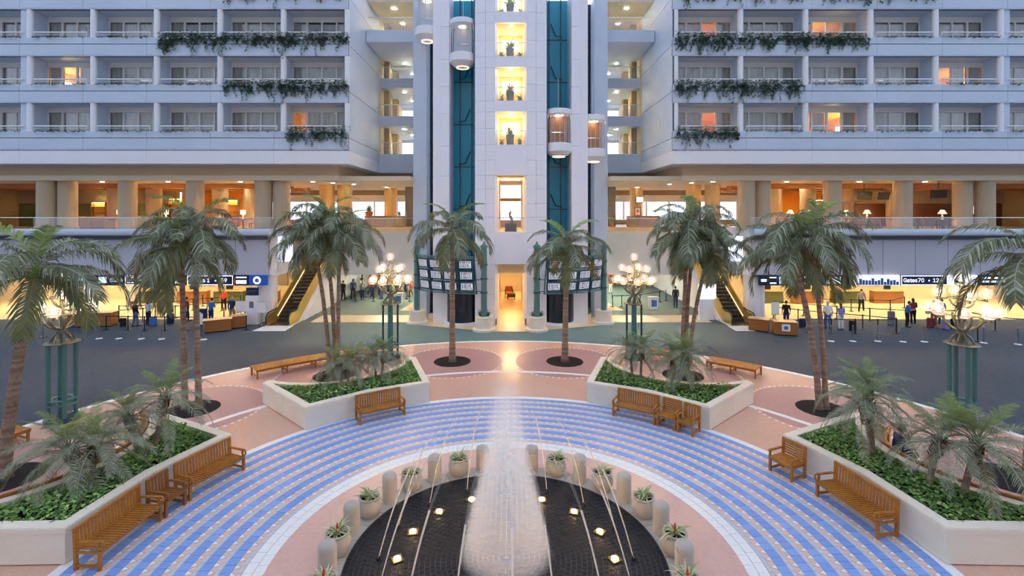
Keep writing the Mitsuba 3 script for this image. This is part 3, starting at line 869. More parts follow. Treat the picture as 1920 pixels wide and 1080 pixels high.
curved_bench('backless curved bench on the plaza rim at the far left, beyond the middle left planter', CX, CY, 17.1, 18.1, -44.4, -25.8, 5)
curved_bench('backless curved bench on the plaza rim at the left edge of the picture', CX, CY, 17.6, 18.5, -86, -70.5, 4)
curved_bench('first backless curved bench on the plaza rim behind the middle right planter', CX, CY, 17.0, 18.0, 25.8, 33.0, 3)
curved_bench('curved bench on the plaza rim at the right end behind the middle right planter', CX, CY, 17.0, 18.0, 36.0, 43.8, 3)
for c, nm in NAMES.items():
    x, y, _ = pol(15.45, c)
    curved_bench({-77.2: 'curved bench with a back along the hollow of the left front planter', -33.5: 'curved bench hugging the back of the middle left planter',
                  33.5: 'curved bench hugging the back of the middle right planter', 77.2: 'curved bench with a back behind the right front planter, a person on it'}[c],
                 x, y, 2.95, 3.5, c + 180 - 68, c + 180 + 68, 6, back=abs(c) > 50)


# ------------------------------------------------------------------ globe lamp posts
globe_g = P(ball(0.215, (0, 0, 0), 3), 'm_glass', True)
bulb_g = P(cat([ball(0.075, (0, 0, 0.02), 2)]), 'm_white', True)
socket = P(cat([cyl(0, 0, -0.30, -0.17, 0.06, 12), lathe([(0.06, -0.20), (0.11, -0.19), (0.12, -0.165), (0.06, -0.17)], 14)]), 'm_lamp_metal')
halo_k = 0.45


def arcb(r, a0, a1, z, x=0.0, w=0.03, n=16):
    a = np.linspace(a0, a1, n)
    return tube(np.stack([x + r * np.cos(a), 0 * a, z + r * np.sin(a)], 1), w, 6)


def lamp_post(x, y, label, rz=0.0, k=1.0, stem=False):
    t = thing('lamp_post', label, 'lamp post')
    M = mv(x, y, 0.008, rz)

    def add(nm, mesh, m='m_lamp_metal', smooth=40):
        return part(t, nm, xf(mesh, M), m, smooth)
    add('base', lathe([(0.0001, 0), (0.55, 0), (0.55, 0.12), (0.48, 0.16), (0.3, 0.2), (0.0001, 0.2)], 30), 'm_teal_deep')
    if stem:
        add('column', cyl(0, 0, 0.15, 3.0, 0.15, 18, 0.13), 'm_teal_paint')
    for q in range(2 if stem else 4):
        a = q * PI - rz if stem else q * PI / 2 + PI / 4
        add('leg', cyl(0.40 * math.cos(a), 0.40 * math.sin(a), 0.15, 2.98, 0.05 if stem else 0.075, 12), 'm_teal_deep' if stem else 'm_teal_paint')
    add('collar', ringm(0.28, 0.45, 0.62, 0.68, 24, 0, 0), 'm_teal_paint')
    add('collar', ringm(0.28, 0.45, 0.80, 0.84, 24, 0, 0), 'm_teal_paint')
    add('ring_plate', lathe([(0.0001, 2.96), (0.50, 2.96), (0.56, 2.99), (0.50, 3.03), (0.0001, 3.03)], 30))
    for q in range(4):
        add('arch', xf(arcb(0.36, 0.0, PI, 3.02, 0, 0.035), mv(rz=q * PI / 4)))
    add('stem', cat([cyl(0, 0, 3.0, 5.15, 0.07, 12), cyl(0, 0, 3.36, 3.5, 0.16, 16)]))
    for q in range(4):
        add('scroll_bowl', xf(arcb(0.62, PI * 1.02, PI * 1.98, 4.12, 0, 0.045), mv(rz=q * PI / 4)))
    add('upper_ring', cat([ringm(0.60, 0.66, 4.10, 4.15, 30, 0, 0), ringm(0.36, 0.41, 4.70, 4.75, 24, 0, 0)]))
    for q in range(2):
        add('small_scroll', xf(arcb(0.38, PI, 2 * PI, 4.72, 0, 0.035), mv(rz=q * PI / 2)))
        add('top_cradle', xf(arcb(0.22, PI * 1.0, 2 * PI, 5.36, 0, 0.022), mv(rz=q * PI / 2)))
    spots = [(1.0, q * PI / 4 + PI / 8, 4.30) for q in range(8)] + [(0.70, q * PI / 2 + PI / 5, 4.93) for q in range(4)] + [(0.0, 0.0, 5.55)]
    for r, a, z in spots:
        if r:
            i = 0.62 if r > 0.9 else 0.38; zi = 4.12 if r > 0.9 else 4.72
            add('arm', tube([[i * math.cos(a), i * math.sin(a), zi], [(r - .05) * math.cos(a), (r - .05) * math.sin(a), zi - 0.06], [r * math.cos(a), r * math.sin(a), z - 0.28]], 0.028, 6), smooth=True)
    for r, a, z in spots:
        G_ = np.array(M) @ mv(r * math.cos(a), r * math.sin(a), z)
        gk = partp(t, 'globe', globe_g, G_, emitter=glow((1.0, 0.52, 0.34), 0.24 * LAMP, 0.05))
        b_ = key(gk + '__bulb'); put(b_, bulb_g, G_, emitter=glow((1.0, 0.66, 0.36), 48 * k * LAMP, 0.35))
        s_ = key(gk + '__socket'); put(s_, socket, G_)


lamp_post(-6.55, 27.3, 'globe lamp post left of the tower, before the left flight board', 0.2, stem=True)
lamp_post(6.75, 27.3, 'globe lamp post right of the tower, before the right flight board', 0.35, stem=True)
lamp_post(-17.2, 19.2, 'nearer globe lamp post on the left, half hidden by the left edge palm', 0.1)
lamp_post(17.1, 18.95, 'nearer globe lamp post on the right, standing in the grey carpet', 0.5)

# ------------------------------------------------------------------ hotel wings: balconies in rows over the hall
FL = 3.284
YF = 35.0
POSTX = {-1: [-11.49 - 4.455 * k for k in range(8)], 1: [11.6 + 4.57 * k for k in range(8)]}
rail_post = P(cyl(0, 0, 13.4, 15.62, 0.2, 16), 'm_white', 40)
partition = P(bx(-0.075, 0.075, YF + 0.25, 36.5, 12.7, 15.61), 'm_wall')
LIT = {(-1, 1, 4): 2, (-1, 0, 0): 1, (1, 2, 0): 4, (1, 2, 2): 6, (1, 0, 0): 4, (1, 0, 2): 5, (1, 1, 4): 3}
VINES = {-1: {0: [0], 1: [0, 1], 2: [0, 1, 2], 3: [0, 1]}, 1: {0: [0], 1: [0, 1], 2: [0, 1, 2], 3: [0, 1, 2, 3]}}
VCOL = [(0.08, 0.15, 0.10), (0.05, 0.10, 0.07), (0.13, 0.19, 0.13), (0.07, 0.13, 0.06)]


def vine(x0, x1, r, full=True):
    """trailing plants that spill over a parapet: leaves along hanging stems, and a mound behind them"""
    n_st = int((x1 - x0) * (26 if full else 9)); q, hh = [], []
    b = []; sizes = []
    for k in range(n_st):
        x = r.uniform(x0, x1); L = (0.25 + 1.05 * r.random() ** 2.2) * (0.4 + 1.0 * meshkit.noise([x * 0.8, 0.3, r.randrange(3)], 3)) if full else 0.06
        nn = int(9 + L * 26) if full else 4
        for j in range(nn):
            s = j / nn
            y = YF - 0.06 - 0.07 * math.sin(min(1, s * 3) * PI / 2) - 0.05 * r.random(); z = 13.68 + 0.10 * math.sin(min(1, s * 4) * PI) - L * s
            if s < 0.25:
                y = YF + 0.25 - 1.3 * s + r.uniform(-.05, .05); z = 13.66 + r.uniform(0, 0.34 if full else 0.10)
            b.append((x + 0.12 * math.sin(5 * s + k) + r.uniform(-.05, .05), y, z))
    b = np.array(b); n = len(b)
    a = np.array([r.uniform(0, 2 * PI) for _ in range(n)]); t = np.array([r.uniform(-1.0, 0.6) for _ in range(n)]); s1 = np.array([r.uniform(0.08, 0.15) for _ in range(n)])[:, None]
    d = np.stack([np.cos(a) * np.cos(t), np.sin(a) * np.cos(t), np.sin(t)], 1); w = np.stack([-np.sin(a), np.cos(a), 0 * a], 1)
    v = np.stack([b, b + s1 * (0.45 * d + 0.4 * w), b + s1 * d, b + s1 * (0.45 * d - 0.4 * w)], 1).reshape(-1, 3)
    i = np.arange(n)[:, None] * 4
    f = np.vstack([np.hstack([i, i + 1, i + 2]), np.hstack([i, i + 2, i + 3])])
    c = np.array([VCOL[r.randrange(4)] for _ in range(n)]) * np.array([r.uniform(0.7, 1.3) for _ in range(n)])[:, None]
    return P((v, f), 'm_leaf', False, color=np.repeat(c, 4, 0))


win_n = 0
for sd in (-1, 1):
    W = struct('wall_left' if sd < 0 else 'wall_right', f'white hotel wing with rows of recessed balconies, {"left" if sd < 0 else "right"} of the tower')
    px = POSTX[sd]; xin = sd * 11.35; xout = px[-1]
    lo, hi = min(xin, xout), max(xin, xout)
    jx = sorted([xin] + [p + (-0.6 if sd < 0 else 0.35) for p in px[1:]])
    part(W, 'parapet_core', cat([bx(lo, hi, YF + 0.05, YF + 0.3, 12.33 + FL * k, 13.60 + FL * k) for k in range(4)] + [bx(lo, hi, YF + 0.05, YF + 0.3, 11.4, 12.3)]), 'm_joint', label='dark recessed joint lines')
    part(W, 'floor_slab', cat([bx(lo, hi, YF + 0.25, 37.2, 12.34 + FL * k, 12.72 + FL * k) for k in range(4)] + [bx(lo, hi, YF + 0.06, 44.6, 11.36, 12.33)]), 'm_wall')
    for a, b in zip(jx[:-1], jx[1:]):
        for k in range(4):
            z = FL * k
            part(W, 'parapet_panel', cb(a + 0.008, b - 0.008, YF, YF + 0.08, 12.40 + z, 13.145 + z, 0.006), 'm_wall')
            part(W, 'parapet_panel', cb(a + 0.008, b - 0.008, YF - 0.015, YF + 0.32, 13.185 + z, 13.63 + z, 0.012), 'm_wall')
            part(W, 'drip_edge', cb(a + 0.008, b - 0.008, YF - 0.01, YF + 0.1, 12.325 + z, 12.385 + z, 0.006), 'm_wall')
    fx = jx[::2] if len(jx) % 2 else jx[::2] + [jx[-1]]
    for a, b in zip(fx[:-1], fx[1:]):
        part(W, 'fascia_panel', cb(a + 0.006, b - 0.006, YF - 0.02, YF + 0.1, 11.355, 12.26, 0.008), 'm_white')
    # return wall towards the tower, in big panels
    ys = np.linspace(YF + 0.0, 43.3, 4)
    part(W, 'return_core', bx(*sorted((xin + sd * 0.02, xin + sd * 0.3)), YF + 0.05, 43.3, 11.4, 27.2), 'm_joint')
    zs = [12.27, 13.17] + [13.17 + FL * k for k in (1, 2, 3, 4)] + [27.2]
    xa, xb = (xin - 0.05, xin) if sd < 0 else (xin, xin + 0.05)
    for i in range(len(zs) - 1):
        for j in range(3):
            part(W, 'return_panel', cb(xa, xb, ys[j] + (0.09 if j == 0 else 0.006), ys[j + 1] - 0.006, zs[i] + 0.02, zs[i + 1] - 0.02, 0.006), 'm_wall')
    for j in range(3):
        part(W, 'return_fascia', cb(xa - 0.01, xb + 0.01, ys[j] + 0.004, ys[j + 1] - 0.004, 11.355, 12.25, 0.006), 'm_white')
    for k in range(3):
        z = FL * k
        for i, x in enumerate(px):
            M = mv(x, YF + 0.2, z)
            partp(W, 'divider_post', rail_post, M)
            partp(W, 'partition', partition, mv(x, 0, z))
        part(W, 'pilaster', cb(px[5] - (0.62 if sd < 0 else -0.2), px[5] - (0.2 if sd < 0 else -0.62), YF + 0.12, 36.5, 13.5 + z, 15.62 + z), 'm_wall')
        for i in range(len(px) - 1):
            a, b = sorted((px[i], px[i + 1]))
            rail = [tube([[a + 0.35, YF + 0.05, 14.0 + z], [b - 0.35, YF + 0.05, 14.0 + z]], 0.05, 6), tube([[a + 0.35, YF + 0.1, 13.85 + z], [b - 0.35, YF + 0.1, 13.85 + z]], 0.015, 5)]
            for xx in (a + 0.4, (a + b) / 2, b - 0.4):
                rail.append(tube([[xx, YF + 0.05, 14.0 + z], [xx - 0.12, YF + 0.18, 13.6 + z]], 0.022, 5))
            part(W, 'handrail', cat(rail), 'm_white', 40)
            if i > 5:
                continue
            # the sliding window of this bay
            win_n += 1
            storey = ['lowest', 'middle', 'top'][k]
            wk = struct(f'window_{win_n}', f'curtained balcony window, {ORD[i]} bay from the tower side, {storey} row of the {"left" if sd < 0 else "right"} wing')
            x0, x1 = a + 0.08, b - 0.08; n = 4; zt, zb = 15.22 + z, 12.75 + z; pw = (x1 - x0) / n
            fr = [bx(x0, x1, 36.42, 36.56, zt, 15.61 + z)]
            for q in range(n + 1):
                xx = x0 + q * pw; fr.append(cb(xx - 0.07, xx + 0.07, 36.40, 36.52, zb, zt, 0.01))
            part(wk, 'frame', cat(fr), 'm_offwhite')
            lit = LIT.get((sd, k, i), 0)
            for q in range(n):
                xa_, xb_ = x0 + q * pw + 0.07, x0 + (q + 1) * pw - 0.07
                part(wk, 'pane', bx(xa_, xb_, 36.455, 36.463, zb, zt - 0.02), 'm_glass')
                if lit & (1 << q) or (sd == -1 and k == 2 and i in (0, 2) and q in (1, 2)):
                    continue
                m = 14; xs = np.linspace(xa_ - 0.06, xb_ + 0.06, m); yy = 36.66 + 0.035 * np.sin(np.arange(m) * 1.9 + q)
                vv = np.vstack([np.stack([xs, yy, np.full(m, zb)], 1), np.stack([xs, yy, np.full(m, zt)], 1)])
                ff = np.vstack([[[j, j + 1, m + j + 1], [j, m + j + 1, m + j]] for j in range(m - 1)])
                part(wk, 'curtain', (vv, ff), 'm_curtain')
            rm = part(wk, 'room', cat([bx(x0, x1, 40.0, 40.1, zb, zt), bx(x0 - 0.02, x0, 36.6, 40, zb, zt), bx(x1, x1 + 0.02, 36.6, 40, zb, zt), bx(x0, x1, 36.6, 40, zt, zt + 0.05)]), 'm_amber_glow' if lit else 'm_unlit_room', label='room walls painted amber as lamp light behind the curtains' if lit else None)
            if lit:
                q = 0 if not lit & 1 else 3
                part(wk, 'unseen_room_lamp', xf(cb(-0.3, 0.3, 37.2, 37.6, zb + 1.1, zb + 1.6, 0.05), mv(x0 + (q + 0.5) * pw)), 'm_white', emitter=glow((1, 0.72, 0.30), 12 * LAMP, 0.3))  # out of view behind a closed curtain, lights the amber room
        rr = random.Random(k * 7 + sd)
        for i in range(len(px) - 1):
            a, b = sorted((px[i], px[i + 1]))
            if not seen((a + b) / 2, YF, 13.6 + z, 80):
                continue
            if i in VINES[sd][k]:
                t = thing('trailing_vine', f'vine trailing over the parapet, {ORD[i]} bay from the tower side, {["lowest", "middle", "top"][k]} row, {"left" if sd < 0 else "right"} wing', 'vine', 'vines over the balcony parapets')
                put(t, vine(a + (0.3 if i == VINES[sd][k][-1] and sd < 0 else -0.1), b + (-0.3 if i == VINES[sd][k][-1] and sd > 0 else 0.15), rr), mv(0, 0, z))
            else:
                t = thing('balcony_planting', f'low plants behind the rail, {ORD[i]} bay from the tower side, {["lowest", "middle", "top"][k]} row, {"left" if sd < 0 else "right"} wing', 'plants', 'low plants in the balcony troughs', 'stuff')
                put(t, vine(a + 0.4, b - 0.4, rr, False), mv(0, 0.0, z - 0.02))
    for i in VINES[sd][3]:
        a, b = sorted((px[i], px[i + 1])); a += 0.3
        t = thing('trailing_vine', f'vine tips at the top edge of the picture, {ORD[i]} bay from the tower, {"left" if sd < 0 else "right"} wing', 'vine', 'vines over the balcony parapets')
        put(t, vine(a, b, random.Random(90 + i)), mv(0, 0, 3 * FL + 0.15))
    # recessed beam under the fascia, with its return towards the back
    bi = sd * 12.5
    l2, h2 = min(bi, xout), max(bi, xout)
    part(W, 'beam', cat([bx(l2, h2, 36.3, 36.6, 10.62, 11.37), bx(min(bi, bi + sd * .3), max(bi, bi + sd * .3), 36.3, 44.9, 10.62, 11.37), bx(min(bi, sd * 7.4), max(bi, sd * 7.4), 44.6, 44.9, 10.62, 11.37)]), 'm_brown_beam', label='brown recessed beam under the wing')
    part(W, 'beam_trim', cat([bx(l2, h2, 36.2, 36.65, 10.27, 10.62), bx(min(bi - sd * .1, bi + sd * .35), max(bi - sd * .1, bi + sd * .35), 36.2, 45.0, 10.27, 10.62), bx(min(bi, sd * 7.4), max(bi, sd * 7.4), 44.5, 44.95, 10.27, 10.62)]), 'm_soffit')

# ------------------------------------------------------------------ unseen wall behind the viewpoint and unseen glass roof, shaping the daylight
Wn = struct('wall_unseen_near', 'unseen white wall behind the viewpoint that blocks light from there')  # out of view, holds back light from behind the viewpoint
for k in range(9):
    part(Wn, 'band', bx(-62, 62, -10.4, -10.2, 3.3 * k + 0.03, 3.3 * k + 3.27), 'm_white')
Rf = struct('ceiling_unseen_glass', 'unseen skylight of grey glass panes dimming daylight over the whole hall')  # out of view, dims the hall against its bright windows
for q in range(11):
    a = -62 + q * 124 / 11
    part(Rf, 'pane', bx(a + 0.1, a + 124 / 11 - 0.1, -10.2, 46, 29.9, 29.92), 'm_unseen_glass')
    part(Rf, 'rib', bx(a - 0.1, a + 0.1, -10.2, 46, 29.7, 30.1), 'm_white')
for sd in (-1, 1):
    part(Rf, 'unseen_end_pane', bx(min(sd * 62, sd * 62.02), max(sd * 62, sd * 62.02), -10.2, 36, 0, 29.9), 'm_unseen_glass')  # side sheets out of view, dim the daylight from both ends

# ------------------------------------------------------------------ second floor: slab, ceiling, edge, columns
struct('ceiling', 'warm plaster ceiling of the second floor lobby with round downlights')
for sd in (-1, 1):
    part('ceiling', 'slab', bx(min(sd * 7.3, sd * 62), max(sd * 7.3, sd * 62), 36.5, 54, 10.275, 10.6), 'm_soffit')
    for yb in (40.5, 44.2, 48.0):
        part('ceiling', 'dropped_beam', bx(min(sd * 19.5, sd * 60), max(sd * 19.5, sd * 60), yb, yb + 0.9, 9.9, 10.28), 'm_counter')
S2 = struct('floor_upper', 'second floor slab with a rounded white edge over the ticket halls')
lip = [(35.62, 6.30), (35.22, 6.30), (35.04, 6.40), (35.0, 6.55), (35.03, 6.70), (35.12, 6.80), (35.22, 6.80), (35.26, 6.70), (35.62, 6.70)]
for sd in (-1, 1):
    f_ = lambda a, b: (min(sd * a, sd * b), max(sd * a, sd * b))
    xi = 16.9 if sd < 0 else 17.1
    part(S2, 'slab', cat([bx(*f_(18.2, 62), 35.6, 54, 6.3, 6.65), bx(*f_(6.9, 14.7), 43.35, 54, 6.3, 6.65), bx(*f_(14.7, 18.2), 48.6, 54, 6.3, 6.65)]), 'm_beige')
    x0, x1 = f_(xi, 62)
    part(S2, 'rounded_edge', profile_run(lip[::-1], x0, x1), 'm_wall', 40, label='rounded white lip with a narrow planting trough')
    part(S2, 'edge_return', cat([bx(*f_(16.9, 17.1), 35.3, 43.4, 6.2, 6.8)]), 'm_wall')
    part(S2, 'painted_shadow_strip', bx(*f_(17.45, 62), 35.75, 36.0, 6.0, 6.32), 'm_joint')  # dark strip painted for the shade under the rounded edge
    k = thing('edge_planting', f'thin strip of green plants along the second floor edge on the {"left" if sd < 0 else "right"}', 'plants', kind='stuff')
    r = random.Random(5)
    m_, c_ = leaf_bed(sg.box(x0, 35.24, x1, 35.6), 2600, 6.72, 0.08, 0.09, r, VCOL, 2); put(k, P(m_, 'm_leaf', False, color=c_))
    # glass balustrade
    B_ = thing('glass_balustrade', f'long glass balustrade with a pale handrail along the second floor edge, {"left" if sd < 0 else "right"} wing', 'balustrade')
    part(B_, 'handrail', cat([bx(x0, x1, 35.60, 35.68, 7.56, 7.61)]), 'm_chrome')
    n = 14; w = (min(x1, 34) - max(x0, -34)) / n
    for q in range(n):
        a = max(x0, -34) + q * w
        part(B_, 'glass_panel', bx(a + 0.02, a + w - 0.02, 35.63, 35.645, 6.68, 7.56), 'm_glass')
    B_ = thing('glass_balustrade', f'short glass balustrade above the cream wall {"left" if sd < 0 else "right"} of the tower', 'balustrade')
    part(B_, 'handrail', bx(*f_(7.2, 14.6), 43.42, 43.50, 7.42, 7.47), 'm_chrome')
    for q in range(3):
        part(B_, 'glass_panel', bx(*f_(7.2 + q * 2.46, 7.2 + q * 2.46 + 2.42), 43.45, 43.465, 6.66, 7.42), 'm_glass')
    # bulkhead panels and the hall behind
    Wb = struct('wall_bulkhead_left' if sd < 0 else 'wall_bulkhead_right', f'grey panelled bulkhead over the {"left" if sd < 0 else "right"} ticket hall')
    part(Wb, 'core', bx(*f_(17.45, 62), 36.0, 36.2, 3.3, 6.3), 'm_joint')
    xs = np.arange(17.4, 62, 2.335)
    for q in range(len(xs) - 1):
        a, b = f_(xs[q], xs[q + 1]); part(Wb, 'panel', cb(a + 0.015, b - 0.015, 35.9, 36.02, 3.46, 6.02, 0.012), 'm_bulkhead')
    Wh = struct('wall_hall_left' if sd < 0 else 'wall_hall_right', f'warm back wall of the {"left" if sd < 0 else "right"} ticket hall')
    part(Wh, 'back', bx(*f_(18.9, 62), 46.0, 46.3, 0, 3.4), 'm_cream')
    part(Wh, 'ceiling', bx(*f_(17.2, 62), 36.2, 46.2, 3.30, 3.40), 'm_white')
    part(Wh, 'inner_side', bx(*f_(17.0, 18.7), 43.0, 46.3, 0, 6.3), 'm_offwhite')
    for q in range(5):
        tr = thing('unseen_ceiling_light', f'unseen long ceiling light in the {"left" if sd < 0 else "right"} ticket hall', 'ceiling light', f'unseen ceiling lights of the {"left" if sd < 0 else "right"} ticket hall')
        a, b = f_(20 + q * 5.0, 23.6 + q * 5.0)
        put(tr, P(cat([cb(a, b, 39.2, 39.6, 3.24, 3.30, 0.01), cb(a, b, 42.8, 43.2, 3.24, 3.30, 0.01)]), 'm_white', emitter=glow((1, 0.82, 0.52), 8.5 * LAMP, 1.5)))  # hidden by the bulkhead, placed to warm the hall floor
    # the round white pier by the escalator
    Pk = struct('trim_1' if sd < 0 else 'trim_2', f'round white pier {"left" if sd < 0 else "right"} of the escalator')
    part(Pk, 'shaft', cyl(sd * 18.0, 37.0, 0, 6.35, 0.72, 30), 'm_white', 40)
    # wall under the second floor beside the tower, and the checkpoint hall behind it
    Wc = struct('wall_mid_left' if sd < 0 else 'wall_mid_right', f'cream wall above the opening {"left" if sd < 0 else "right"} of the tower')
    part(Wc, 'face', bx(*f_(6.6, 15.4), 43.2, 43.5, 2.55, 6.3), 'm_wall')
    part(Wc, 'side', bx(*f_(15.4, 15.6), 43.2, 56, 0.0, 6.3), 'm_wall')
    part(Wc, 'back', bx(*f_(4.6, 15.6), 56, 56.2, 0, 3.0), 'm_cream')
    part(Wc, 'ceiling', bx(*f_(4.6, 15.6), 43.5, 56, 2.9, 3.0), 'm_white')
    part(Wc, 'escalator_well', cat([bx(*f_(14.7, 18.2), 48.5, 48.8, 2.0, 6.65), bx(*f_(18.2, 18.4), 43.0, 48.8, 3.3, 6.65)]), 'm_wall')
    for q in range(2):
        tr = thing('unseen_ceiling_light', f'unseen ceiling light over the crowd {"left" if sd < 0 else "right"} of the tower', 'ceiling light', f'unseen ceiling lights {"left" if sd < 0 else "right"} of the tower')
        a, b = f_(6.6 + q * 3.8, 9.6 + q * 3.8)
        put(tr, P(cat([cb(a, b, 45.2, 45.6, 2.84, 2.90, 0.01), cb(a, b, 50.0, 50.4, 2.84, 2.90, 0.01)]), 'm_white', emitter=glow((1, 0.82, 0.52), 16 * LAMP, 1.2)))  # hidden above the wall opening, placed to light the hall behind
# columns: measured at the lobby's front row and second row
COLS = [(-34.2, 36.9), (-33.0, 37.3), (-28.3, 37.0), (-23.3, 37.0), (-18.2, 36.9), (-17.0, 37.2), (17.4, 36.9), (18.7, 37.2), (23.8, 37.0), (29.0, 37.0), (33.7, 37.3), (35.0, 36.9)]
for i, (x, y) in enumerate(COLS):
    s_ = 'left' if x < 0 else 'right'
    k = thing('lobby_column', f'round beige column at the front of the {s_} second floor lobby, {ORD[(5 - i) if x < 0 else i - 6]} from the tower', 'column', 'front columns of the second floor')
    part(k, 'shaft', cyl(x, y, 6.65, 10.28, 0.60, 30), 'm_column', 40)
    part(k, 'base_ring', xf(lathe([(0.60, 6.65), (0.66, 6.65), (0.66, 6.85), (0.60, 6.9)], 30), mv(x, y)), 'm_column', 40)
BACKC = [(-33.5, 42.5), (-31.0, 43.5), (-27.5, 43), (-24.6, 42.4), (-22.6, 43.6), (-15.6, 42.6), (-14.2, 42.9), (-11.6, 48.5), (15.7, 42.9), (17.2, 42.6), (12.2, 48.5), (23.0, 43.6), (25.2, 42.4), (29.5, 44.0), (33.0, 43.0)]
for i, (x, y) in enumerate(BACKC):
    s_ = 'left' if x < 0 else 'right'
    o_ = sorted(abs(a) for a, _ in BACKC if a * x > 0).index(abs(x))
    k = thing('back_column', f'amber lit column deeper in the {s_} second floor lobby, {ORD[o_]} from the tower', 'column', 'back columns of the second floor')
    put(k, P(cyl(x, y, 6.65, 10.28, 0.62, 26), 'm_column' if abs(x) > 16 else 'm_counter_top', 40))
# downlights
dl = P(cyl(0, 0, 10.255, 10.278, 0.13, 16), 'm_white')
DL = [(-15.0, 38.0), (-14.0, 39.5), (-13.0, 41.5), (-11.5, 46.5), (-9.2, 46.5), (-20.5, 38.0), (-26, 38.0), (-31, 38.0), (-23, 42.2), (-29, 46.2), (-35, 42), (-20.5, 46.0),
             (15.4, 38.0), (14.3, 39.5), (13.2, 41.5), (11.8, 46.5), (9.4, 46.5), (21, 38.0), (26.5, 38.0), (31.5, 38.0), (24, 42.2), (29, 46.2), (35, 42), (20.5, 46.0)]
for x, y in DL:
    o_ = sorted((abs(a), b) for a, b in DL if a * x > 0).index((abs(x), y))
    k = thing('downlight', f'round downlight in the {"left" if x < 0 else "right"} lobby ceiling, {ORD[o_]} from the tower, {"front" if y < 40 else "middle" if y < 44 else "back"} row', 'downlight', 'ceiling downlights')
    put(k, dl, mv(x, y), emitter=glow((1, 0.66, 0.30), 800 * LAMP, 1.0))
# lobby back walls: windows to daylight near the tower, warm panels farther out
for sd in (-1, 1):
    f_ = lambda a, b: (min(sd * a, sd * b), max(sd * a, sd * b))
    Wl = struct('wall_lobby_left' if sd < 0 else 'wall_lobby_right', f'back wall of the {"left" if sd < 0 else "right"} second floor lobby with tall daylight windows')
    part(Wl, 'header', bx(*f_(7, 31), 53, 53.3, 9.75, 10.3), 'm_taupe'); part(Wl, 'sill', bx(*f_(7, 31), 53, 53.3, 6.6, 7.15), 'm_taupe')
    for q, x in enumerate([7.2, 9.6, 12.0, 14.4, 16.8, 19.2, 21.6, 24.0, 27.0, 30.0]):
        part(Wl, 'mullion', bx(*f_(x - 0.07, x + 0.07), 52.95, 53.3, 7.1, 9.8), 'm_white')
        if q:
            part(Wl, 'pane', bx(*f_(pv + 0.07, x - 0.07), 53.1, 53.11, 7.15, 9.75), 'm_glass')
            part(Wl, 'blind', bx(*f_(pv + 0.07, x - 0.07), 52.98, 53.0, 9.05, 9.75), 'm_paper')
        pv = x
    part(Wl, 'warm_panel', bx(*f_(26.0, 31), 48.5, 48.7, 6.65, 10.3), 'm_orange_wall')
    part(Wl, 'dark_panel', bx(*f_(31, 46), 46.6, 46.9, 6.65, 8.75), 'm_green_wall' if sd < 0 else 'm_dark_wood')
    part(Wl, 'upper_panel', bx(*f_(31, 46), 46.4, 46.9, 8.75, 10.3), 'm_taupe')
    part(Wl, 'end_wall', bx(*f_(45.8, 46), 36.5, 47, 6.65, 10.3), 'm_taupe')
    part(Wl, 'dark_pier', bx(*f_(8.55, 9.6), 45.6, 46.8, 6.65, 10.28), 'm_grey_pot')

